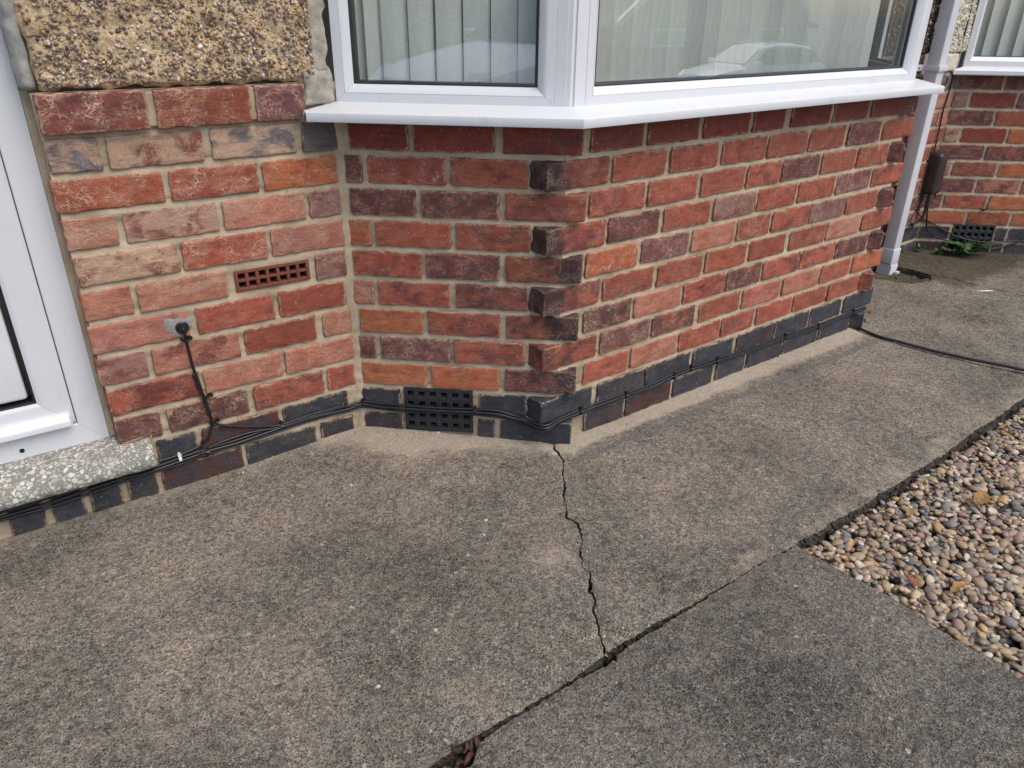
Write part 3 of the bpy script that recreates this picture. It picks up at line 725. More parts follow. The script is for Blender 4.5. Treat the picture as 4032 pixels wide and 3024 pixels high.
def corner_post(fa, fb, sa0, sb0, house):
    g = Geo()
    pa = lambda s, o: fa.p(s, o, 0)[:2]; pb = lambda s, o: fb.p(s, o, 0)[:2]
    out = [pa(sa0, -.05), pa(sa0, -.001), pa(.013, .0005), pa(.0125, -.004), tuple(isect(line_off(fa, -.003), line_off(fb, -.003))), pb(.0125, -.004), pb(.013, .0005), pb(sb0, -.001), pb(sb0, -.05)]
    g.extrude(out, lambda x, y: (x, y, .9805), lambda x, y: (x, y, WT))
    g.link("corner_post", M['upvc'], house, auto=30)
corner_post(WB, WC, .0395, .0495, house)
WC2 = Frame((CX, 0, 0), (-1, 0, 0), (0, -1, 0))
corner_post(WC2, WR, .0355, .0355, house)
g = Geo()                                            # bay head and flat roof
for d, z0, z1 in ((.03, WT+.001, WT+.13), (.12, WT+.131, WT+.18)):
    pts = [isect(line_off(WB, d), line_off(WA, -.01)), isect(line_off(WB, d), line_off(WC, d)), isect(line_off(WC, d), line_off(WR, d)), isect(line_off(WR, d), line_off(WD, -.01))]
    g.extrude([tuple(p) for p in pts], lambda x, y: (x, y, z0), lambda x, y: (x, y, z1))
g.link("bay_roof", M['upvc'], house)

# ---- door, frame and terrazzo step
door = empty_part = None
g = ring_frame(WA, .681, 1.545, .182, 2.13, [(0, -.12), (0, -.051), (.001, -.05), (.060, -.05), (.062, -.0515), (.0622, -.074), (.0622, -.12)], M['upvc'], "door_frame", house)
dr = ring_frame(WA, .745, 1.481, .247, 2.066, [(0, -.11), (0, -.0575), (.0012, -.0565), (.060, -.0565), (.064, -.058), (.0705, -.0615), (.0705, -.11)], M['upvc'], "door", house)
ring_frame(WA, .8158, 1.4102, .3178, 1.9952, [(0, -.11), (0, -.0635), (.002, -.062), (.0045, -.063), (.0058, -.080), (.0058, -.11)], M['gasket'], "gasket", dr)
g = Geo()
g.rbox((.829, -.1, .331), (1.397, -.0665, 1.982), .009, 0, WA, .1, 4)
g.link("panel", M['upvc'], dr, auto=35)
g = Geo(); pr = [(-.057, .281), (-.045, .281), (-.030, .268), (-.0285, .264), (-.0285, .2525), (-.032, .2525), (-.034, .259), (-.057, .263)]
g.extrude(pr, lambda o, z: WA.p(.757, o, z), lambda o, z: WA.p(1.469, o, z))
g.rbox((.7535, -.057, .2555), (.7568, -.0292, .280), .001, 0, WA, .05, 2)
g.link("weather_bar", M['upvc'], dr, auto=30)
g = Geo(); g.tube([WA.p(.874, -.0505, .2085), WA.p(.874, -.0486, .2085)], .0056, 14); g.link("drain_hole", M['void'], house)
g = Geo()
prof = [(-.14, .189), (-.05, .187), (.0, .1835), (.032, .172), (.048, .160), (.057, .148), (.0605, .137), (.059, .126), (.053, .119), (.045, .116), (.0, .114), (-.14, .113)]
ns = 60; V = []; n = len(prof)
ss = np.concatenate([[.5975, .599, .602], np.linspace(.607, 1.66, ns)])
for i, s in enumerate(ss):
    sh = [.90, .965, .99][i] if i < 3 else 1.
    for j, (o, z) in enumerate(prof):
        V.append(WA.p(s+.0035*vnoise(j*1.7, 3)*(i < 4), (o if o < 0 else o*sh)+.0014*vnoise(s*40, j*2.2), .115+(z-.115)*(sh if o > 0 else 1)+.001*vnoise(s*33+9, j)))
g.add(V, [(i*n+j, i*n+(j+1) % n, (i+1)*n+(j+1) % n, (i+1)*n+j) for i in range(len(ss)-1) for j in range(n)]+[tuple(range(n))[::-1]], 0)
g.link("doorstep", M['terrazzo'], house, auto=50)
g = Geo(); lumpy(g, WA, .585, .603, .108, .196, .006, .003, rag=.005, seed=61); lumpy(g, WA, .600, .672, .176, .192, .006, .004, rag=.006, seed=66)
g.link("mortar_bedding", M['mortar'], house, smooth=True)
gs = Geo(); gs.box((.6645, -.06, .19), (.6805, -.044, 2.15), 0, WA); gs.link("sealant", M['mortar'], house)

# ---------------------------------------------------------------- neighbour house
nb = empty("brick_house", (3.3, .9, 0), "adjoining red brick house with cream painted pebbledash beyond the white downpipe", "house")
g = Geo()
ECOD = {11: ['D', 'D', 'C'], 10: ['Mv', 'C', 'D'], 9: ['Mb', 'R', 'Rm'], 8: ['Pm', 'C', 'O'], 7: ['D', 'Db', 'Rm'], 6: ['Mv', 'Rd', 'O'], 5: ['D', 'Ds', 'R'], 4: ['D', 'Rm', 'O'], 3: ['O', 'Od', 'O'], 2: ['K', 'K', 'K'], 1: ['Kb', 'K', 'Kg']}
for c in range(1, 12):
    z0, z1 = brick_z(c)
    if c == 11: z1 = .936
    e = [.0, .086, .318, .547, .776, 1.0] if c % 2 == 0 else [.0, .232, .46, .689, .918, 1.05]
    if c in (1, 2): e = [.0, .17, .402, .47, .70, .93, 1.05]
    for i in range(len(e)-1):
        if c in (1, 2) and i == 1: continue
        cd = ECOD[c][min(i, 2)] if i < 4 else random.choice(RED if c > 2 else ['K'])
        add_brick(g, WE, e[i]+.006, e[i+1]-.009, z0, z1, cd)
bw = g.link("bay_wall", M['brick'], nb, smooth=True)
g = Geo()
WD2 = Frame((XP, YD, 0), (1, 0, 0), (0, -1, 0)); LD2 = XJ-XP
for c in range(1, 12):
    z0, z1 = brick_z(c)
    e = [.0, .1, LD2-.115, LD2] if c % 2 else [.0, .19, LD2-.005, LD2+.01]
    for i in range(len(e)-1):
        if e[i+1]-e[i] < .03: continue
        cd = random.choice(['Mv', 'Ps', 'Mv', 'Rm', 'Mb']) if c > 2 else 'K'
        if c == 11: cd = 'G'
        add_brick(g, WD2, e[i]+.006, e[i+1]-.006, z0, z1, cd)
g.link("brick_wall", M['brick'], nb, smooth=True)
g = Geo(); mortar_sheet(g, WE, 0, 1.05, -.06, .94, base=-.0035, step=.006, hole=(.181, .391, .032, .171)); mortar_sheet(g, WD2, 0, LD2+.003, -.06, .945, step=.008)
g.link("mortar", M['mortar'], nb, smooth=True)
g = Geo()
g.box((0, -.2, -.15), (LD2, -.0125, 2.75), 0, WD2); g.box((0, -.12, -.15), (1.05, -.03, .94), 0, WE)
FEX = WE.p(1.05, 0, 0)
g.box((FEX[0]-.02, FEX[1]+.013, -.15), (5.6, FEX[1]+.12, .94)); g.box((XP+.06, 3.1, -.15), (5.6, 3.2, 2.75)); g.box((5.6, FEX[1]+.013, -.15), (5.7, 3.2, 2.75)); g.box((XP+.06, .65, 2.76), (5.7, 3.2, 2.86))
g.link("wall_core", M['room'], nb)
g = roughcast(WD2, .09, LD2-.002, 1.034, 1.6, [(.58, .54, .43), (.5, .46, .36), (.22, .19, .14)], [5, 4, .5], 3400, .003, .0085, amp=.005, embed=.1)
g.link("pebbledash", [M['cream'], M['dashp']], nb, smooth=True)
g = Geo(); lumpy(g, WD2, .085, LD2-.055, .946, 1.034, .012, .001, rag=.002, seed=71); g.box((.0, -.012, 1.6), (LD2, .008, 2.75), 0, WD2)
g.link("render_band", M['cream'], nb, smooth=True)
# dirty unpainted roughcast of the first house, left of the pipe
g = roughcast(WD, .02, XP-XD+.03, 1.034, 1.6, [(.10, .07, .05), (.2, .15, .11), (.36, .3, .22), (.05, .04, .035)], [4, 3, 2, 3], 3600, .003, .0085, amp=.006)
g.link("pebbledash", [M['dirtyd'], M['dashp']], house, smooth=True)
g = Geo(); g.box((.0, -.012, 1.6), (XP-XD, .008, 2.75), 0, WD); g.link("roughcast", M['dirtyd'], house)
# sill and window of the neighbour's bay
def sillE(off, z):
    a = isect(line_off(WE, off), line_off(WD, .012)); b = np.array(WE.p(1.06, off, 0)[:2])
    return (a[0], a[1], z), (b[0], b[1], z)
prof = [(-.06, .9715), (.0, .971), (.062, .9585), (.068, .9535), (.068, .937), (.064, .9325), (.06, .937), (-.02, .94)]
rings = [sillE(*p) for p in prof]; n = len(prof)
g = Geo(); g.add([r[0] for r in rings]+[r[1] for r in rings], [(i, (i+1) % n, n+(i+1) % n, n+i) for i in range(n)]+[tuple(range(n))[::-1], tuple(range(n, 2*n))])
g.link("window_sill", M['upvc'], nb, auto=38)
g = Geo(); g.box((.02, -.065, .973), (1.0, -.061, .977), 0, WE); wE = g.link("window", M['upvc'], nb)
ring_frame(WE, .010, 1.0, .969, WT, [(0, -.06), (0, 0), (.024, 0), (.0245, -.001), (.0255, 0), (.045, -.018), (.045, -.06)], M['upvc'], "frame", wE)
ring_frame(WE, .0552, .9548, 1.0142, WT-.0452, [(0, -.05), (0, -.02), (.003, -.021), (.003, -.05)], M['gasket'], "gasket", wE)
g = Geo(); g.add([WE.p(.056, -.024, 1.015), WE.p(.954, -.024, 1.015), WE.p(.954, -.024, WT-.046), WE.p(.056, -.024, WT-.046)], [(0, 1, 2, 3)]); g.link("pane", M['glass'], wE)
g = Geo(); g.extrude([WE.p(-.0, .03, 0)[:2], WE.p(1.1, .03, 0)[:2], (5.65, FEX[1]-.02), (5.65, .65), (XJ-.1, .65)], lambda x, y: (x, y, WT+.001), lambda x, y: (x, y, WT+.2)); g.link("bay_roof", M['upvc'], nb)
grille(WE, .176, .396, .027, .176, 6, 4, .003, .0155, .0155, M['ventblk'], "air_vent", nb, back=-.022, rim=.010, slope=.5)

# ---------------------------------------------------------------- downpipe
dp = empty("downpipe", (2.56, .36, 0), "square off-white plastic downpipe strapped to the wall between the two bays", "downpipe")
g = Geo(); g.rbox((2.531, .330, .06), (2.594, .393, 2.7), .006, 0, None, .4, 3); g.link("pipe", M['pipe'], dp, auto=40)
g = Geo(); g.rbox((2.527, .326, .035), (2.598, .397, .115), .005, 0, None, .1, 3); g.link("socket", M['pipe'], dp, auto=40)
g = Geo()
g.extrude([(.397, .034), (.326, .034), (.322, .02), (.330, -.085), (.397, -.085)], lambda y, z: (2.529, y, z), lambda y, z: (2.596, y, z))
g.rbox((2.572, .302, -.085), (2.6, .3215, -.005), .002, 0, None, .1, 2)
g.link("shoe", M['pipe'], dp, auto=30)
g = Geo()
g.rbox((2.5235, .322, .963), (2.530, .407, .987), .001, 0, None, .1, 2); g.rbox((2.530, .322, .963), (2.601, .3285, .987), .001, 0, None, .1, 2); g.rbox((2.5955, .3287, .963), (2.602, .407, .987), .001, 0, None, .1, 2)
g.rbox((2.478, .4, .961), (2.5295, .4075, .989), .003, 0, None, .1, 2)
g.tube([(2.49, .3998, .975), (2.49, .397, .975)], .004, 10, 1)
g.link("bracket", [M['pipe'], M['gasket']], dp, auto=40)

# ---------------------------------------------------------------- cables
def smooth_path(pts, n=8):
    P_ = [Vector(p) for p in pts]; out = []
    for i in range(len(P_)-1):
        p0 = P_[max(i-1, 0)]; p1 = P_[i]; p2 = P_[i+1]; p3 = P_[min(i+2, len(P_)-1)]
        for k in range(n):
            t = k/n; out.append(.5*((2*p1)+(p2-p0)*t+(2*p0-5*p1+4*p2-p3)*t*t+(3*p1-p0-3*p2+p3)*t**3))
    out.append(P_[-1]); return out
def cable(pts, r, label, name="black_cable", group=None, n=8):
    g = Geo(); g.tube(smooth_path(pts, n), r, 8)
    o = g.link(name, M['black'], smooth=True, loc=tuple(pts[0])); return tag(o, label, "cable", group)
def bundle(dz, do, zs=1.0):
    """a run along the plinth: door step, inner corner, round the tooth brick, along the bay, down to the ground"""
    A = [(1.62, .010, .082), (.957, .010, .078), (.855, .010, .079), (.70, .010, .085), (.612, .008, .087), (.53, .008, .09), (.463, .007, .095), (.376, .007, .099), (.255, .007, .1035), (.15, .007, .110), (.05, .007, .107), (.018, .009, .107)]
    B = [(.585, .009, .107), (.54, .008, .106), (.465, .0095, .1025), (.375, .011, .1015), (.247, .0095, .106), (.178, .008, .099), (.13, .008, .0905), (.098, .014, .087)]
    C_ = [(-.058, .012, .083), (.0, .010, .087), (.081, .007, .092), (.18, .007, .0885), (.286, .007, .089), (.40, .007, .088), (.505, .007, .094), (.592, .007, .099), (.729, .007, .0925), (.892, .007, .084), (1.13, .007, .087), (1.35, .007, .077), (1.50, .007, .080), (1.60, .008, .083), (1.685, .010, .080)]
    j = lambda k: .0025*math.sin(k*2.3+dz*900)
    P1 = [WA.p(s, o+do, z+dz*(1.6 if i < 4 else 1)+j(i)) for i, (s, o, z) in enumerate(A)]
    P1 += [WB.p(s, o+do, z+dz*1.2+j(i+3)) for i, (s, o, z) in enumerate(B)]
    P1 += [WC.p(s, o+do, z+dz+j(i+5)) for i, (s, o, z) in enumerate(C_)]
    return P1
tail = lambda k: [(1.712, -.002, .075-.004*k), (1.722, .03, .055), (1.705, .045, .02), (1.66, .0, .016+.004*k)]
cable(bundle(.009, .0), .0038, "black cable on top of the run clipped along the black plinth bricks", group=None)
cable(bundle(.0015, .0035)+[(1.712, .004, .074), (1.728, .03, .058), (1.70, -.02, .022)], .0040, "black cable in the middle of the clipped plinth run, dipping under the tooth brick")
cable(bundle(-.0065, .0005), .0036, "thin black cable at the bottom of the clipped run along the plinth")
cable([(1.70, .03, .03), (1.655, .0, .013), (1.633, -.047, .012), (1.622, -.132, .011), (1.637, -.196, .011), (1.66, -.287, .008), (1.685, -.374, .007), (1.707, -.459, .009), (1.735, -.545, .012), (1.775, -.64, .011), (1.85, -.76, -.002), (1.95, -.95, -.012)], .0062, "thick black cable lying across the concrete from the bay corner towards the gravel")
# drop from the wall entry to the run
drop = [(.465, .004, .464), (.4645, .014, .462), (.463, .012, .447), (.462, .007, .43), (.460, .006, .39), (.4585, .006, .36), (.456, .006, .333), (.450, .006, .29), (.4425, .006, .24), (.4385, .006, .205), (.4385, .006, .185), (.442, .006, .165), (.450, .006, .145), (.46, .006, .130), (.478, .007, .119), (.523, .008, .111), (.56, .008, .1085), (.597, .010, .108), (.64, .012, .104), (.7, .012, .102), (.95, .012, .095)]
cable([WA.p(*p) for p in drop], .0036, "black cable hanging down the wall from the grommet to the plinth")
cable([WA.p(s+.006, o+.003, z) for s, o, z in [(.4555, .006, .333), (.4475, .007, .286), (.439, .007, .235), (.432, .007, .195), (.431, .008, .183), (.418, .007, .171), (.403, .007, .163), (.375, .007, .151), (.343, .007, .140), (.30, .007, .128), (.253, .008, .117), (.15, .009, .124), (.05, .009, .1225)]], .0032, "thin black cable branching off the hanging one across the reddish plinth brick")
cable([WA.p(*p) for p in [(.49, .012, .094), (.476, .011, .103), (.427, .009, .113), (.39, .008, .116), (.347, .008, .118), (.30, .009, .114), (.254, .01, .111), (.15, .011, .117), (.05, .010, .117), (.02, .012, .115)]], .0034, "short black cable arching over the plinth joint left of the inner corner")
go = empty("cable_grommet", WA.p(.465, .006, .464), "round black rubber grommet in the grey cement patch on the wall", "grommet")
g = Geo(); c0 = np.array(WA.p(.465, .0, .464))
for r0, o0, o1 in ((.0165, .003, .010), (.010, .0101, .0145)):
    g.tube([WA.p(.465, o0, .464), WA.p(.465, o1-.002, .464), WA.p(.465, o1, .464)], [r0, r0, r0*.86], 20)
g.link("flange", M['black'], go, auto=40)
# clips: a saddle and a nail head each, one mesh copied
def clip_mesh():
    g = Geo(); V = []; prof_ = [(-.0105, .0), (-.0085, .009), (-.003, .0145), (.003, .0145), (.0085, .009), (.0105, .0), (.007, .0), (.0055, .008), (0, .0115), (-.0055, .008), (-.007, .0)]
    g.extrude([(a, b) for a, b in prof_], lambda z, o: (-.0035, -o, z), lambda z, o: (.0035, -o, z))
    g.tube([(0, -.001, .0135), (0, -.010, .0135)], .0042, 10); g.tube([(0, -.0102, .0135), (0, -.0122, .0135)], .0052, 10)
    return g
_clip = None
def clip(fr, s, o, z, label, white=False, roll=0.):
    global _clip
    if _clip is None:
        _clip = clip_mesh().link("cable_clip", M['black'], auto=40, loc=(0, 0, 0)); ob = _clip
    else:
        ob = _clip.copy(); col.objects.link(ob)
    ang = math.atan2(fr.n[1], fr.n[0])+math.pi/2
    ob.location = fr.p(s, o, z); ob.rotation_euler = (0, roll, ang)
    if white:
        ob.data = ob.data.copy(); ob.data.materials[0] = M['white_clip']
    return tag(ob, label, "cable clip", "clips holding the cables")
clip(WA, .464, .0, .432, "black cable clip just under the grommet", roll=1.45)
clip(WA, .441, .002, .262, "black cable clip halfway down the hanging cable, on a mortar joint", roll=1.5)
clip(WA, .4345, .002, .180, "black cable clip where the thin cable branches off the hanging one", roll=1.2)
clip(WA, .477, .002, .120, "black cable clip at the foot of the hanging cable beside the small blue-black brick", roll=.6)
clip(WA, .463, .002, .0935, "black cable clip on the lower run above the reddish plinth brick")
clip(WA, .253, .002, .110, "black cable clip at the left end of the blue-black brick near the inner corner")
clip(WA, .536, .004, .099, "white plastic cable clip right of the terrazzo step", white=True)
clip(WB, .592, .004, .113, "black cable clip at the inner corner of the bay")
clip(WB, .247, .004, .108, "black cable clip at the right edge of the black air vent")
for s, z, t_ in ((.089, .093, "right of the tooth brick at the bay's outer corner"), (.283, .0895, "under the second black brick of the bay front"), (.507, .0935, "second along the bay front counting from the tooth brick corner"),
               (.592, .0985, "where the bay front cables rise highest"), (.729, .0925, "above the pale perpend midway along the bay front"), (1.130, .085, "where a slack cable rejoins the bay front run"), (1.35, .077, "third from the far end of the bay front"), (1.60, .082, "nearest the far end of the bay front")):
    clip(WC, s, .003, z, "black cable clip "+t_)
# far corner: junction box and its cables
jb = empty("junction_box", (2.885, .40, .45), "brown rounded plastic junction box in the wall corner behind the downpipe", "junction box")
g = Geo(); V, F, S = rounded_box((2.843, .349, .347), (2.930, .416, .562), .022, .012, 6)
V[:, 0] += (V[:, 2]-.347)*-.03; g.add(V, F); g.link("cover", M['boxbr'], jb, smooth=True)
g = Geo(); g.rbox((2.840, .4065, .344), (2.934, .4185, .566), .004, 0, None, .1, 2); g.link("backplate", M['boxbr'], jb, auto=40)
g = Geo(); g.rbox((2.893, .356, .335), (2.903, .366, .349), .003); g.link("drip_spout", M['black'], jb, auto=40)
cable([(2.874, .411, 1.6), (2.876, .411, 1.26), (2.872, .411, .94), (2.860, .409, .82), (2.851, .409, .767), (2.857, .408, .68), (2.862, .407, .55)], .004, "black cable running up the corner from the brown junction box past the sill")
cable([(2.882, .385, .36), (2.883, .384, .30), (2.884, .386, .25), (2.876, .392, .215), (2.86, .402, .195), (2.83, .41, .175), (2.79, .412, .168), (2.7, .412, .165)], .0062, "thick black cable curving left out of the brown junction box behind the downpipe")
EP = lambda s, o, z: WE.p(s, o, z)
cable([(2.876, .388, .36), (2.875, .387, .28), (2.889, .39, .225), (2.925, .405, .20), EP(.012, .01, .198), EP(.04, .009, .188), EP(.155, .009, .131), EP(.25, .01, .098), EP(.369, .012, .085), EP(.45, .01, .092), EP(.526, .009, .096), EP(.60, .009, .085), EP(.9, .009, .08)], .0038, "thin black cable sweeping down from the junction box across the far air vent")
cable([(2.888, .385, .36), (2.894, .382, .28), EP(.012, .045, .19), EP(.030, .03, .15), EP(.06, .02, .125), EP(.101, .014, .105), EP(.155, .012, .088), EP(.21, .012, .075), EP(.31, .012, .058), EP(.418, .012, .053), EP(.48, .01, .07), EP(.526, .009, .09), EP(.56, .009, .1), EP(.7, .009, .094)], .0038, "lower black cable looping from the junction box behind the weeds")
cable([(2.852, .40, .36), (2.851, .405, .30), (2.848, .409, .262), (2.856, .407, .243), (2.87, .404, .232), (2.89, .402, .222)], .0034, "short black cable under the left side of the brown junction box")
clip(WD, 2.849-XD, .002, .262, "black cable clip under the left side of the brown junction box", roll=1.5)
clip(WD, 2.828-XD, .004, .176, "black cable clip on the thick cable at the top of the far plinth")
clip(WE, .30, .002, .262, "single black cable clip on the far brick wall above the air vent", roll=1.5)

# ---------------------------------------------------------------- blinds
def vane_geo(w, h, curve=.006):
    g = Geo(); n = 8; V = []
    for t in (0, .0012):
        for z in (0, h):
            for i in range(n+1):
                x = -w/2+w*i/n; V.append((x, curve*(1-(2*i/n-1)**2)+t, z))
    m = n+1; F = []
    for i in range(n):
        F.append((i, i+1, m+i+1, m+i)); F.append((2*m+i+1, 2*m+i, 3*m+i, 3*m+i+1)); F.append((i+1, i, 2*m+i, 2*m+i+1))
    F += [(0, m, 3*m, 2*m), (n, 2*m+n, 3*m+n, m+n)]
    g.add(V, F); return g
def blind(fr, items, off, label, parent_loc_s, z0=1.005):
    b = empty("vertical_blind", fr.p(parent_loc_s, off, 2.08), label, "blind", "vertical blinds behind the windows")
    first = None
    smin = min(i[0] for i in items)-.05; smax = max(i[0] for i in items)+.05
    g = Geo(); g.box((smin, off-.02, 2.065), (smax, off+.02, 2.095), 0, fr); g.link("headrail", M['upvc'], b)
    for s, ang, w in items:
        if first is None:
            g = vane_geo(.089, 1.07); ob = g.link("slat", M["fabric"], None, auto=40, loc=(0, 0, 0)); first = ob
        else: ob = first.copy(); col.objects.link(ob)
        ob.parent = b
        base = math.atan2(fr.d[1], fr.d[0])
        p = np.array(fr.p(s, off, z0))-np.array(b.location)
        ob.location = p; ob.rotation_euler = (0, 0, base+ang); ob.scale = (w/.089, 1, 1)
    return b
blind(WB, [(.550, .85, .062), (.5115, .8, .062), (.461, .22, .066), (.3915, .2, .064), (.3195, .15, .066), (.248, .15, .067), (.1775, .16, .067), (.113, .2, .058)], -.105, "pale sage vertical blind with dark gaps behind the narrow left bay window", .3)
rb = random.Random(5)
blind(WC, [(.110+.0715*i, -.42+rb.uniform(-.2, .2), .089) for i in range(20)], -.112, "pale sage vertical blind of closed slats behind the wide front bay window", .8)
blind(WE, [(.09+.074*i, .3, .089) for i in range(12)], -.10, "pale green vertical blind behind the neighbouring window at the right edge", .5)

# ---------------------------------------------------------------- ground: one sheet to the horizon, dropping to the street
g = Geo()
ys = [900, 3.5, -3.4, -7, -10.5, -900]; zs = [-.13, -.13, -.13, -.45, -1.12, -1.12]
xs = [-900, -60, -12, -3, 3, 12, 60, 900]
V = [(x, y, z) for y, z in zip(ys, zs) for x in xs]; n = len(xs)
g.add(V, [(j*n+i, j*n+i+1, (j+1)*n+i+1, (j+1)*n+i) for j in range(len(ys)-1) for i in range(n-1)])
tag(g.link("ground", M['ground'], smooth=True), None, None, kind="structure")
g = Geo(); g.box((-200, -17.5, -1.14), (200, -11.2, -1.116)); tag(g.link("road", M['road']), None, None, kind="structure")

def jag(pts, step=.008, amp=.004, seed=0, fine=.0016):
    out = []; L = 0
    for a, b in zip(pts[:-1], pts[1:]):
        a = np.array(a); b = np.array(b); d = b-a; l = np.linalg.norm(d); nrm = np.array([-d[1], d[0]])/l; k = max(2, int(l/step))
        for i in range(k):
            t = i/k; w = min(1, 6*t*(1-t)+.15); s_ = L+t*l
            out.append(a+d*t+nrm*(amp*w*float(fbm(s_*22, seed+.5, 3))+fine*float(fbm(s_*140, seed+7.5, 2))))
        L += l
    out.append(np.array(pts[-1], float)); return out
def seg_d(X, Y, a, b):
    ax, ay = a; bx, by = b; dx, dy = bx-ax, by-ay; t = np.clip(((X-ax)*dx+(Y-ay)*dy)/(dx*dx+dy*dy), 0, 1)
    return np.hypot(X-ax-t*dx, Y-ay-t*dy)
aL = WA.p(1.6, 0, 0)[:2]; ic = IC[:2]; bR = WR.p(LR, 0, 0)[:2]
def wall_dist(X, Y):
    return np.minimum.reduce([seg_d(X, Y, aL, ic), seg_d(X, Y, ic, (0, 0)), seg_d(X, Y, (0, 0), (CX, 0)), seg_d(X, Y, (CX, 0), bR), seg_d(X, Y, bR, (XJ, YD)), seg_d(X, Y, (XJ, YD), WE.p(1.05, 0, 0)[:2])])
HC = (2.46, .25)
def gz(X, Y):
    dA = np.hypot(X-ic[0], Y-ic[1]); w = wall_dist(X, Y)
    z = .002+.024*np.exp(-(dA/.34)**2)+.007*np.exp(-w/.05)+.022*np.clip((X-1.9)/.8, 0, 1)*np.clip((Y+.4)/.6, 0, 1)
    z = z+.0022*fbm(X*3.1+3, Y*3.1, 3)+.0012*fbm(X*17, Y*17, 2)-.006*np.clip((-Y-.2)/.5, 0, 1)
    return z
def zone(X, Y, path=True):
    if not path:
        return np.stack([np.clip(1-seg_d(X, Y, (-.25, -.716), (.2, -.716))/.05, 0, 1)*.5, .62*np.exp(-(((X+.05)/.7)**2+((Y+1.6)/.8)**2))*.5, np.zeros_like(X)], -1)
    dA = np.minimum(seg_d(X, Y, aL, ic), seg_d(X, Y, ic, (0, 0))); dC = seg_d(X, Y, (0, 0), (CX, 0))
    dA_ = seg_d(X, Y, aL, ic); dB_ = seg_d(X, Y, ic, (0, 0)); sand = np.maximum(.52*np.exp(-(dA_/.06)**2), .78*np.exp(-(dB_/.10)**2))+.62*np.exp(-(np.hypot(X-ic[0]-.05, Y-ic[1]+.13)/.2)**2)
    wC = .075+.02*X
    sand = np.maximum(sand, np.clip(1.15-(dC/wC)**3, 0, 1)*(X > -.1)*(X < 1.66))
    sand = np.maximum(sand, .55*np.exp(-(((X+.33)/.10)**2+((Y+.40)/.055)**2)))          # worn sandy patch left of the crack
    sand = np.maximum(sand, .75*np.exp(-(((X-.03)/.09)**2+((Y+.69)/.022)**2)))
    sand = np.maximum(sand, .42*np.exp(-((Y+.70)/.05)**2)*(X > .1))
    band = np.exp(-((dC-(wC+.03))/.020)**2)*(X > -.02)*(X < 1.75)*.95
    algae = .36*np.exp(-(((X+.95)/.22)**2+((Y-.20)/.12)**2))+.34*np.exp(-(((X-.55)/.4)**2+((Y+.42)/.13)**2))+.3*np.exp(-(((X+.9)/.35)**2+((Y+.25)/.2)**2))
    algae = np.maximum(algae, .46*np.exp(-(((X-2.2)/.45)**2+((Y+.05)/.2)**2)))
    moss = np.clip((X-2.3)/.3, 0, 1)*np.clip((Y+.2)/.22, 0, 1)*.72+.5*np.exp(-(np.hypot(X-3.05, Y-.22)/.16)**2)
    return np.stack([np.clip(sand, 0, 1), np.clip(np.maximum(band, algae), 0, 1), np.clip(moss, 0, 1)], -1)
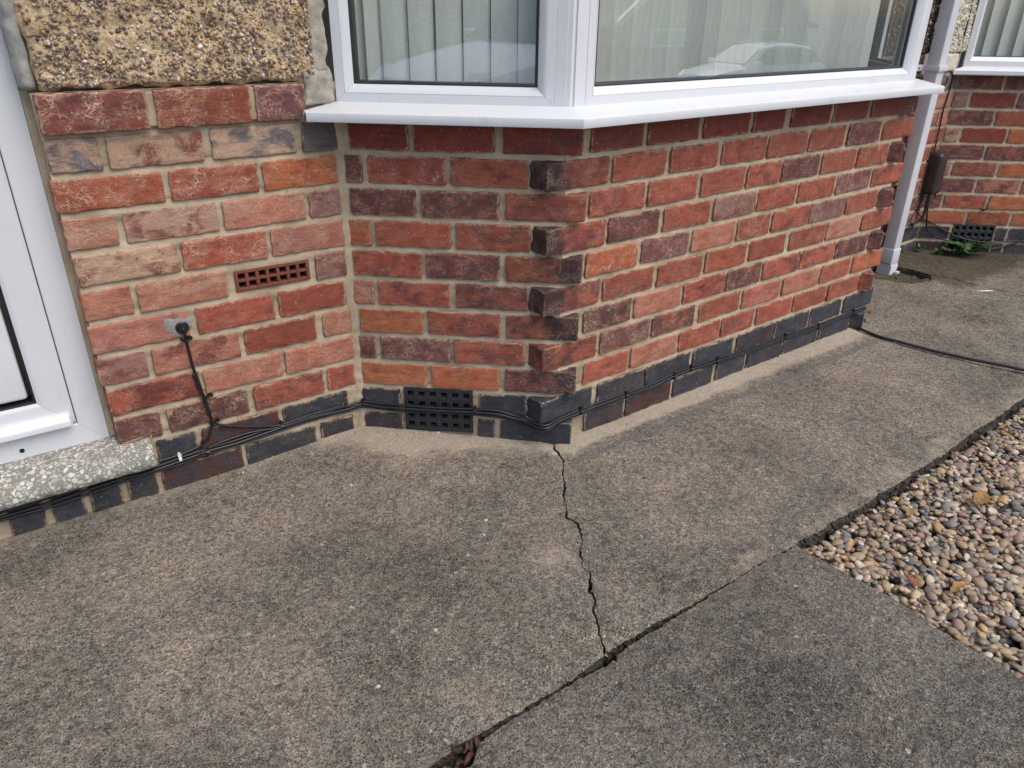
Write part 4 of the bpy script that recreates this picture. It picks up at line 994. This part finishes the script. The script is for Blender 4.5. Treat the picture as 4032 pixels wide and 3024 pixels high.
def slab(name, outline, mat, step=.026, path=True, hole=None, thick=.085, mask=None, zoff=0., loc=None):
    pts = [np.array(p, float) for p in outline]; poly = np.array(pts)
    x0, y0 = poly.min(0); x1, y1 = poly.max(0)
    def inside(X, Y, PL):
        c = np.zeros(X.shape, bool); n = len(PL)
        for i in range(n):
            (ax, ay), (bx, by) = PL[i], PL[(i+1) % n]
            m = ((ay > Y) != (by > Y)) & (X < (bx-ax)*(Y-ay)/(by-ay+1e-12)+ax); c ^= m
        return c
    X, Y = np.meshgrid(np.arange(x0, x1, step), np.arange(y0, y1, step)); X = X+rng.uniform(-.3, .3, X.shape)*step; Y = Y+rng.uniform(-.3, .3, Y.shape)*step
    X = X.ravel(); Y = Y.ravel(); k = inside(X, Y, poly)
    D = np.min(np.hypot(X[:, None]-poly[None, ::2, 0], Y[:, None]-poly[None, ::2, 1]), 1); k &= D > .009
    if hole is not None:
        H = np.array(hole); k &= ~inside(X, Y, H); k &= np.min(np.hypot(X[:, None]-H[None, :, 0], Y[:, None]-H[None, :, 1]), 1) > .006
    verts = [Vector((p[0], p[1])) for p in pts]; n = len(verts); edges = [(i, (i+1) % n) for i in range(n)]
    if hole is not None:
        m = len(hole); verts += [Vector(h) for h in hole]; edges += [(n+i, n+(i+1) % m) for i in range(m)]
    verts += [Vector((a, b)) for a, b in zip(X[k], Y[k])]
    rv, re, rf, ov, oe, of = delaunay_2d_cdt(verts, edges, [], 0, 1e-5)
    VV = np.array([v[:] for v in rv]); cen = np.array([np.mean(VV[list(f)], 0) for f in rf])
    kf = inside(cen[:, 0], cen[:, 1], poly)
    if hole is not None: kf &= ~inside(cen[:, 0], cen[:, 1], np.array(hole))
    rf = [f for f, q in zip(rf, kf) if q]
    # arris: drop boundary vertices slightly
    Z = gz(VV[:, 0], VV[:, 1])+zoff
    bnd = np.zeros(len(VV), bool); orig = {i: j for j, L in enumerate(ov) for i in L}
    loops = [[orig[i] for i in range(n)]]+([[orig[n+i] for i in range(m)]] if hole is not None else [])
    for L in loops: bnd[L] = True
    Z[bnd] -= .0035+.0025*np.abs(fbm(VV[bnd, 0]*60, VV[bnd, 1]*60, 2))
    g = Geo(); V3 = np.column_stack([VV, Z])
    zn = zone(VV[:, 0], VV[:, 1], path)
    g.add(V3, rf, 0, zone=zn)
    for L in loops:
        T = V3[L]; B = T.copy(); B[:, 2] = -thick; k2 = len(L)
        rows = [T]
        for dz_ in (.006, .013, .021, .032, .046):
            mid = T.copy(); mid[:, 2] -= dz_; mid[:, :2] += rng.normal(0, .0013 if dz_ < .01 else .0026, (k2, 2)); mid[:, 2] += rng.normal(0, .0015, k2); rows.append(mid)
        rows.append(B)
        g.add(np.concatenate(rows), [(a*k2+i, a*k2+(i+1) % k2, (a+1)*k2+(i+1) % k2, (a+1)*k2+i) for a in range(len(rows)-1) for i in range(k2)], 1, zone=np.concatenate([zn[L]]*len(rows)))
    o = g.link(name, [mat, M['edgec']]); return tag(o, None, None, kind="structure")

crk = jag([(-.006, .0), (-.033, -.083), (-.10, -.155), (-.154, -.228), (-.208, -.296), (-.203, -.335), (-.232, -.385), (-.268, -.425), (-.301, -.468), (-.305, -.50), (-.346, -.54), (-.36, -.575), (-.385, -.608), (-.425, -.665), (-.449, -.709)], .006, .006, 1, .0018)
wd = lambda q, seed: .0006+.0019*max(0, float(vnoise(q*26, seed))+.25)
def offset(L, amt, seed):
    out = []
    for i, p in enumerate(L):
        a = L[max(i-1, 0)]; b = L[min(i+1, len(L)-1)]; d = b-a; nn = np.array([-d[1], d[0]])/max(np.linalg.norm(d), 1e-6)
        out.append(p+nn*amt*wd(i*.006, seed)/.0015*.0015*2)
    return out
crL = offset(crk, -1., 3.3); crR = offset(crk, 1., 8.1)
front_l = jag([(-3., -.705), (-1.2, -.708), (-.93, -.709), (-.86, -.704), (-.80, -.700), (-.74, -.705), (-.60, -.7105), (-.52, -.707), (-.449, -.704)], .006, .0032, 12, .003)
front_r = jag([(-.449, -.7025), (-.42, -.699), (-.30, -.7025), (-.226, -.7065), (-.1, -.710), (.06, -.713), (.178, -.720)], .006, .0032, 15, .003)
edge_r = jag([(.178, -.720), (.63, -.727), (1.0, -.722), (1.805, -.702)], .007, .005, 22, .003)
j1 = jag([(1.62, .1), (1.628, -.06), (1.655, -.287), (1.705, -.459), (1.755, -.6), (1.805, -.702)], .01, .003, 31)
j2 = jag([(2.60, .60), (2.604, .216), (2.64, .0), (2.69, -.253), (2.76, -.5), (2.83, -.70)], .01, .008, 41)
sh = lambda L, dx, dy=0: [p+np.array([dx, dy]) for p in L]
slab("path", front_l+crL[::-1]+[(-.2, .30), (-.5, .55), (-3., .62)], M['conc'])
slab("path", crR+front_r+edge_r[1:]+j1[::-1][1:]+[(1.5, .2), (.1, .2)], M['conc'])
hole = [(2.30, .335), (2.335, .275), (2.352, .235), (2.36, .20), (2.40, .150), (2.46, .121), (2.525, .112), (2.59, .14), (2.635, .20), (2.645, .30), (2.64, .405), (2.50, .412), (2.36, .41)]
hole = [tuple(p) for p in jag(hole+[hole[0]], .02, .004, 51)[:-1]]
edge_r2 = jag([(1.811, -.702), (2.2, -.70), (2.824, -.70)], .01, .005, 61)
slab("path", sh(j1, .007)+edge_r2[1:]+sh(j2, -.003)[::-1][1:]+[(2.0, .6)], M['conc'], hole=hole)
edge_r3 = jag([(2.836, -.70), (3.4, -.70), (4.6, -.70)], .01, .005, 71)
slab("path", sh(j2, .003)+edge_r3[1:]+[(4.6, .6)], M['conc'])
# driveway slab in front of the joint; its far corner sits against the gravel
df = jag([(.186, -.727), (.06, -.7185), (-.1, -.7165), (-.226, -.717), (-.30, -.7185), (-.41, -.7195), (-.449, -.727), (-.52, -.7235), (-.60, -.7185), (-.67, -.7185), (-.74, -.719), (-.785, -.727), (-.812, -.750), (-.838, -.744), (-.85, -.726), (-.93, -.7205), (-1.2, -.7175), (-3., -.7175)], .006, .0036, 81, .003)
de = jag([(.19, -3.3), (.186, -1.6), (.188, -1.24), (.19, -1.146), (.2, -.945), (.19, -.80), (.186, -.727)], .008, .005, 91, .003)
slab("driveway", de[:-1]+df+[(-3., -3.3)], M['conc2'], step=.04, path=False, zoff=.004)
g = Geo(); g.box((-3.1, -.80, -.12), (.182, .05, -.055)); g.box((2.2, .05, -.12), (2.7, .45, -.07)); g.box((1.5, -.6, -.1), (2.9, .5, -.045) if False else (1.9, .05, -.04))
tag(g.link("soil", M['soil']), None, None, kind="structure")
g = Geo(); lumpy(g, Frame((2.28, .10, -.062), (1, 0, 0), (0, 0, 1)), 0, .01, 0, .01, 0, 0)
X, Y = np.meshgrid(np.linspace(2.27, 2.68, 50), np.linspace(.08, .43, 44), indexing='ij')
Z = -.020+.010*fbm(X*22, Y*22, 4)+.03*np.exp(-((X-2.56)/.06)**2-((Y-.14)/.03)**2)
idx = np.arange(50*44).reshape(50, 44)
g = Geo(); g.add(np.stack([X, Y, Z], -1).reshape(-1, 3), np.stack([idx[:-1, :-1], idx[1:, :-1], idx[1:, 1:], idx[:-1, 1:]], -1).reshape(-1, 4).tolist(), 0, zone=np.array([0, 0, 1.]))
tag(g.link("soil", M['conc'], smooth=True), None, None, kind="structure")

# ---------------------------------------------------------------- gravel, dropped pebble by pebble onto a height map
X0, X1, Y0, Y1 = .17, 3.0, -2.3, -.690; CELL = .004
nx, ny = int((X1-X0)/CELL), int((Y1-Y0)/CELL)
gx = X0+np.arange(nx)*CELL; gy = Y0+np.arange(ny)*CELL
Hm = np.full((nx, ny), -.075)
edge_path = np.interp(gx, [.17, .63, 1., 1.8, 3.0], [-.722, -.729, -.724, -.704, -.702])
wallmask = (gy[None, :] > edge_path[:, None]) | ((gx[:, None] < .186) & (gy[None, :] < -.7))
Hm[wallmask] = .0
target = lambda x, y: -.040+.034*math.exp(-(x-.19)/.12)+.012*math.sin(x*5+y*3)*.4-.006*(y > -.85)
Cs, Rs = [], []
gr = np.random.default_rng(21)
pal = np.array([(.36, .275, .185), (.43, .34, .24), (.29, .215, .15), (.22, .17, .135), (.30, .235, .19), (.43, .38, .32), (.52, .475, .41), (.14, .138, .145), (.31, .205, .11), (.40, .26, .12), (.28, .18, .15), (.17, .165, .165), (.24, .22, .185)])
pw = np.array([10, 8, 9, 6, 7, 6, 3.2, 2.4, 4, 1.5, 5, 5, 6]); pw = pw/pw.sum()
tries = 0
while tries < 62000:
    tries += 1
    x = X0+.015+gr.random()*(X1-X0-.03); y = Y0+.015+gr.random()*(Y1-Y0-.03)
    if x > 1.9 and gr.random() < .55: continue
    r = float(np.clip(gr.lognormal(math.log(.0093), .32), .005, .019)); ra, rb_, rc = r*(1.05+.38*gr.random()), r*(.80+.16*gr.random()), r*(.42+.26*gr.random())
    i0, i1 = int((x-ra-X0)/CELL), int((x+ra-X0)/CELL)+1; k0, k1 = int((y-ra-Y0)/CELL), int((y+ra-Y0)/CELL)+1
    if i0 < 0 or k0 < 0 or i1 > nx or k1 > ny: continue
    sx = gx[i0:i1, None]-x; sy = gy[None, k0:k1]-y; q = 1-(sx*sx+sy*sy)/(ra*rb_); mk = q > 0
    if not mk.any() or (wallmask[i0:i1, k0:k1] & mk).sum() > .22*mk.sum(): continue
    hh = Hm[i0:i1, k0:k1]; prof_ = rc*np.sqrt(np.maximum(q, 0))
    zc = np.quantile((hh+prof_)[mk & ~wallmask[i0:i1, k0:k1]], .72)
    if zc+rc > target(x, y)+.012: continue
    Cs.append((x, y, zc)); Rs.append((ra, rb_, rc))
    Hm[i0:i1, k0:k1] = np.where(mk, np.maximum(hh, zc+prof_), hh)
Cs = np.array(Cs); Rs = np.array(Rs); n = len(Cs)
yaw = gr.random(n)*math.pi*2; tl = gr.normal(0, .28, (n, 2))
q = np.stack([np.cos(yaw/2), tl[:, 0]*.5, tl[:, 1]*.5, np.sin(yaw/2)], -1)
cols = (pal[gr.choice(len(pal), n, p=pw)]*(1+.13*gr.normal(size=(n, 1))).clip(.55, 1.5)*(1+.022*gr.normal(size=(n, 3)))*np.array([.92, .89, .84])).clip(.02, .6)
g = Geo(); near = Cs[:, 0] < 1.95
blobs(g, Cs[near], Rs[near], cols[near], ICO2, q[near], 0, .13); blobs(g, Cs[~near], Rs[~near], cols[~near], ICO1, q[~near], 0, .1)
g.add([(X0, Y0, -.085), (X1+1.5, Y0, -.085), (X1+1.5, -.69, -.085), (X0, -.69, -.085)], [(0, 1, 2, 3)], 1)
tag(g.link("gravel", [M['pebble'], M['soil']], smooth=True), "rounded brown, grey and cream gravel filling the bed beside the concrete path", "gravel", kind="stuff")

# ---------------------------------------------------------------- fallen leaves, weeds, odds and ends
def leaf_geo(L, W, colr, curl, seed, lobed=False):
    r = np.random.default_rng(seed); g = Geo(); n = 14; V = []; F = []; C = []
    for i in range(n+1):
        t = i/n
        w = W*math.sin(math.pi*min(1, t**.8*.98+.02))**.75
        if lobed: w = W*(.32+.68*t**.7)*(.55+.45*abs(math.sin(t*16+seed)))*(1 if t < .93 else (1-t)/.07*.9+.1)*(.35 if t < .18 else 1)
        bend = curl*math.sin(t*2.2); x = L*t
        for j, sgn in enumerate((-1, -.5, 0, .5, 1)):
            V.append((x, w*sgn+.002*math.sin(t*5+seed), bend+abs(sgn)*w*.35+.0012*r.normal()))
            C.append(np.array(colr)*(1.35 if sgn == 0 and lobed else 1)*(1+.18*r.normal())*(.85+.3*t))
    for i in range(n):
        for j in range(4): F.append((5*i+j, 5*i+j+1, 5*i+6+j, 5*i+5+j))
    g.add(V, F, 0, col=np.clip(np.array(C), .005, .8)); return g
def top_z(x, y):
    i = int((x-X0)/CELL); k = int((y-Y0)/CELL); return float(Hm[max(i-2, 0):i+3, max(k-2, 0):k+3].max()) if X0 < x < X1 and Y0 < y < -.71 else float(gz(np.array(x), np.array(y)))
def fallen(x, y, L, W, c, yaw, tilt, label, seed):
    o = leaf_geo(L, W, c, .007, seed).link("fallen_leaf", M['leafm'], smooth=True, loc=(0, 0, 0))
    o.location = (x, y, top_z(x, y)+.003); o.rotation_euler = (tilt, -.12, yaw); return tag(o, label, "leaf", "fallen leaves")
fallen(.775, -.905, .062, .019, (.25, .13, .045), .2, .2, "large tan and yellow leaf lying on the gravel", 1)
fallen(.545, -.795, .045, .010, (.17, .085, .035), 2.2, .35, "narrow brown leaf wedged in the gravel near the path edge", 2)
fallen(.575, -.815, .035, .009, (.27, .16, .06), .5, .1, "small yellowish leaf lying beside the narrow brown leaf", 3)
fallen(.305, -.972, .032, .012, (.19, .06, .03), 1.1, .3, "rusty orange curled leaf on the gravel near the driveway slab", 4)
fallen(.355, -1.03, .055, .009, (.30, .17, .06), -.3, .15, "long ochre leaf on the gravel closest to the driveway slab", 5)
fallen(.985, -.745, .035, .010, (.12, .045, .035), .9, .5, "dark red leaf tucked under the path edge at the gravel", 6)
fallen(.86, -.80, .03, .008, (.16, .055, .04), 1.6, .7, "maroon leaf standing up between the pebbles", 7)
fallen(2.376, .205, .03, .010, (.48, .26, .05), 1.9, .9, "small orange leaf beside the foot of the downpipe", 8)
fallen(1.87, .05, .028, .012, (.18, .06, .03), .6, .6, "curled brown leaf behind the far corner of the bay", 9)
lit = empty("leaf_debris", (-.82, -.722, -.02), "dry reddish brown leaf scraps caught in the wide gap of the concrete joint", "leaf litter")
rr = random.Random(3)
for i in range(9):
    o = leaf_geo(.022+.012*rr.random(), .005, (.05+.03*rr.random(), .032, .022), .004, 40+i).link("scrap", M['leafm'], None, smooth=True, loc=(0, 0, 0))
    o.parent = lit; o.location = (rr.uniform(-.04, .035), rr.uniform(-.008, .008), rr.uniform(-.012, .004)); o.rotation_euler = (rr.uniform(-1, 1), rr.uniform(-.9, .2), rr.uniform(0, 6))
def weed(x, y, n, L, W, cols_, label, name="weed", seed=0, up=.5):
    r = random.Random(seed); z = float(gz(np.array(x), np.array(y)))
    w = empty(name, (x, y, z-.002), label, "weed")
    for i in range(n):
        a = 6.283*i/n+r.uniform(-.3, .3); l = L*r.uniform(.65, 1.1)
        o = leaf_geo(l, W*r.uniform(.8, 1.2), cols_[i % len(cols_)], l*.25, seed*50+i, True).link("leaf", M['weed'], None, smooth=True, loc=(0, 0, 0))
        o.parent = w; o.rotation_euler = (r.uniform(-.3, .3), -r.uniform(.12, up), a)
    return w
weed(3.10, .19, 10, .125, .036, [(.032, .075, .018), (.042, .10, .022), (.026, .06, .018)], "broad leaved green weed growing at the foot of the far wall below the air vent", seed=2, up=.5)
weed(3.02, .245, 6, .10, .028, [(.05, .07, .03), (.09, .10, .04)], "small olive weed left of the broad leaved one", seed=5, up=.4)
weed(2.968, .30, 16, .045, .006, [(.05, .14, .024), (.04, .11, .02)], "low bright green tuft of moss weed on the mossy concrete", seed=7, up=1.2)
weed(2.925, .385, 9, .045, .009, [(.04, .1, .03), (.05, .13, .035)], "tiny green seedlings in the corner below the junction box", seed=9, up=1.2)
g = Geo(); g.tube([(2.545, -.10, .012), (2.58, -.12, .013), (2.62, -.14, .012)], [.003, .004, .003], 7); tag(g.link("stick", M['wood'], smooth=True, loc=(2.58, -.12, .012)), "short pale stick lying on the far concrete slab", "stick")
# loose grit washed against the wall foot and the slab edges
gq = np.random.default_rng(77); pts_ = []
for a, b, k in ((aL, ic, 90), (ic, (0, 0), 90), ((0, 0), (CX, 0), 150), ((.2, -.705), (1.8, -.69), 70), ((-1.2, -.70), (.17, -.70), 60)):
    t_ = gq.random(k)[:, None]; pp = np.array(a)*(1-t_)+np.array(b)*t_; dd = np.array(b)-np.array(a); dd = dd/np.linalg.norm(dd)
    side = np.array([dd[1], -dd[0]]); side = side if side[1] < 0 else -side
    if a[1] < -.5: side = -side
    pts_.append(pp+side*(.006+np.abs(gq.normal(0, .028, (k, 1)))))
pts_ = np.concatenate(pts_); pts_ = pts_[(pts_[:, 0] > -1.55)]; kk = len(pts_)
rr_ = (.0008+.0030*gq.random((kk, 1))**3)*np.array([1, .85, .7]); cc_ = np.array([(.45, .38, .28), (.55, .5, .43), (.16, .14, .12), (.3, .17, .12)])[gq.choice(4, kk, p=[.5, .2, .2, .1])]
g = Geo(); blobs(g, np.column_stack([pts_, gz(pts_[:, 0], pts_[:, 1])+rr_[:, 2]*.5]), rr_, cc_, ICO1, None, 0, .3)
tag(g.link("grit", M['pebble']), "loose sandy grit and mortar crumbs strewn along the foot of the wall and slab edges", "grit", kind="stuff")
# loose white chips on the concrete
chip = None
for i, (x, y, r0, lab) in enumerate([(-.392, -.19, .0045, "white stone chip on the path below the bay's left wall, nearer the crack"), (-.43, -.235, .0035, "small white chip just in front of the larger one below the bay's left wall"),
        (-.87, -.50, .0042, "pale stone chip on the bare lower part of the path slab"), (-.70, -.44, .0038, "white stone chip in the middle of the left path slab"), (-.61, .15, .004, "pale crumb of mortar lying in the inner corner by the air vent")]):
    if chip is None:
        g = Geo(); blobs(g, np.array([[0, 0, 0.]]), np.array([[1.2, .9, .6]]), np.array([[.48, .45, .40]]), ICO1, np.array([[1., 0, 0, 0]]), 0, .3)
        chip = g.link("stone_chip", M['pebble'], loc=(0, 0, 0)); o = chip
    else: o = chip.copy(); col.objects.link(o)
    o.location = (x, y, float(gz(np.array(x), np.array(y)))+r0*.3); o.scale = (r0,)*3; o.rotation_euler = (0, 0, i*1.3); tag(o, lab, "stone chip", "loose chips on the path")

# ---------------------------------------------------------------- across the street: what the panes reflect
def car(loc, yaw, label):
    c = empty("parked_car", (0, 0, 0), label, "car", "parked cars reflected in the bay windows")
    # stations along the length: x, half width at waist, sill z, waist z, roof z, half width at roof (front = +x)
    st = [(2.14, .58, .30, .62, .64, .5), (2.08, .74, .24, .74, .78, .62), (1.85, .83, .2, .84, .90, .70), (1.35, .87, .2, .93, 1.0, .74), (1.02, .88, .2, .97, 1.05, .74), (.30, .89, .2, .99, 1.50, .60), (-.2, .89, .2, 1.0, 1.57, .60), (-.9, .89, .2, 1.01, 1.56, .60), (-1.55, .88, .2, 1.02, 1.48, .60), (-1.92, .85, .22, 1.0, 1.1, .66), (-2.1, .80, .3, .9, .95, .62), (-2.13, .7, .35, .7, .72, .55)]
    V = []; n = 11
    for x, w, s, b, r, wr in st:
        V += [(x, -w*.9, s), (x, -w, s+.18), (x, -w, b-.06), (x, -w*.975, b), (x, -wr, r-.05), (x, -wr*.75, r), (x, wr*.75, r), (x, wr, r-.05), (x, w*.975, b), (x, w, b-.06), (x, w, s+.18)]
    V = [v for v in V]; F = []
    for i in range(len(st)-1):
        for j in range(n): F.append((i*n+j, i*n+(j+1) % n, (i+1)*n+(j+1) % n, (i+1)*n+j))
    F += [tuple(range(n)), tuple(range((len(st)-1)*n, len(st)*n))[::-1]]
    g = Geo(); g.add(V, F); g.link("body", M['paint'], c, auto=38)
    gl = lambda pts, nm: (lambda G: G.link(nm, M['cglass'], c))(Geo().add(pts, [tuple(range(len(pts)))]))
    gl([(1.0, -.70, 1.085), (1.0, .70, 1.085), (.33, .56, 1.50), (.33, -.56, 1.50)], "windscreen")
    gl([(-1.60, -.56, 1.47), (-1.60, .56, 1.47), (-1.93, .62, 1.13), (-1.93, -.62, 1.13)], "rear_window")
    for sg in (-1, 1):
        for pts in ([(.78, 1.06, .80), (.24, 1.43, .69), (-.28, 1.47, .675), (-.28, 1.06, .852)], [(-.36, 1.06, .852), (-.36, 1.47, .675), (-1.02, 1.46, .675), (-1.06, 1.07, .852)], [(-1.14, 1.08, .85), (-1.1, 1.45, .68), (-1.5, 1.40, .675), (-1.76, 1.1, .80)]):
            gl([(x, sg*(y+.02), z) for x, z, y in pts], "side_window")
        g = Geo(); g.rbox((.62, sg*.95-.1, 1.02), (.80, sg*.95+.1, 1.15), .03, 0, None, .1); g.link("mirror", M['paint'], c, smooth=True)
        g = Geo(); g.add([(2.085, sg*.42, .70), (2.085, sg*.70, .72), (1.80, sg*.835, .865), (1.86, sg*.55, .86)], [(0, 1, 2, 3)]); gg = g; V_ = gg.v[0]; V_[:, 0] += .02; V_[:, 2] += .01; g.link("headlight", M['lens'], c)
        for wx in (1.32, -1.28):
            g = Geo(); g.tube([(wx, sg*.72, .315), (wx, sg*.90, .315)], .315, 28); w = g.link("wheel", M['tyre'], c, auto=40)
            g = Geo(); g.tube([(wx, sg*.901, .315), (wx, sg*.912, .315)], .215, 20); g.link("rim", M['alloy'], w, auto=40)
        g = Geo(); g.tube([(.2, sg*.58, 1.56), (-.2, sg*.6, 1.605), (-1.3, sg*.6, 1.57)], .018, 8); g.link("roof_rail", M['alloy'], c, smooth=True)
    c.location = loc; c.rotation_euler = (0, 0, yaw); return c
car((18.1, -12.9, -1.12), math.pi+.18, "white estate car parked across the street, seen only mirrored in the wide front pane")
car((-4.15, -4.55, -.13), math.pi/2+.06, "white car close by on the drive, seen only mirrored in the narrow left pane")
fh = empty("house", (27, -22, -1.12), "house opposite with white gable boards, seen only mirrored in the wide front pane", "house")
g = Geo(); g.box((17, -32, -1.12), (31.5, -24, .62)); g.box((25.5, -31, .62), (31.5, -23.9, 1.1))
g.add([(23, -23.8, .62), (37, -23.8, .62), (30, -23.8, 5.2), (23, -33, .62), (37, -33, .62), (30, -33, 5.2)], [(0, 1, 2), (5, 4, 3), (0, 3, 4, 1)])
g.box((31.6, -33, -1.12), (37, -23.82, .61)); g.link("wall", M['rbrick'], fh)
g = Geo(); g.add([(22.6, -23.5, .55), (30, -23.5, 5.4), (30, -33.2, 5.4), (22.6, -33.2, .55), (37.4, -23.5, .55), (37.4, -33.2, .55)], [(0, 1, 2, 3), (1, 4, 5, 2)]); g.link("roof", M['tile'], fh)
g = Geo(); g.box((16.6, -23.9, .60), (23.4, -23.65, .92)); g.extrude([(23.2, .75), (30, 5.2), (36.8, .75), (37.2, .75), (30, 5.6), (22.8, .75)], lambda x, z: (x, -23.72, z), lambda x, z: (x, -23.5, z)); g.link("bargeboard", M['upvc'], fh)
g = Geo(); g.box((18.5, -23.99, -1.1), (21.5, -23.93, .4)); g.link("garage_door", M['upvc'], fh)
for x in (25.2, 32.5):
    g = Geo(); g.box((x, -23.79, -.2), (x+2.2, -23.74, .55)); w = g.link("window", M['upvc'], fh); g = Geo(); g.box((x+.1, -23.739, -.1), (x+2.1, -23.73, .45)); g.link("pane", M['cglass'], w)
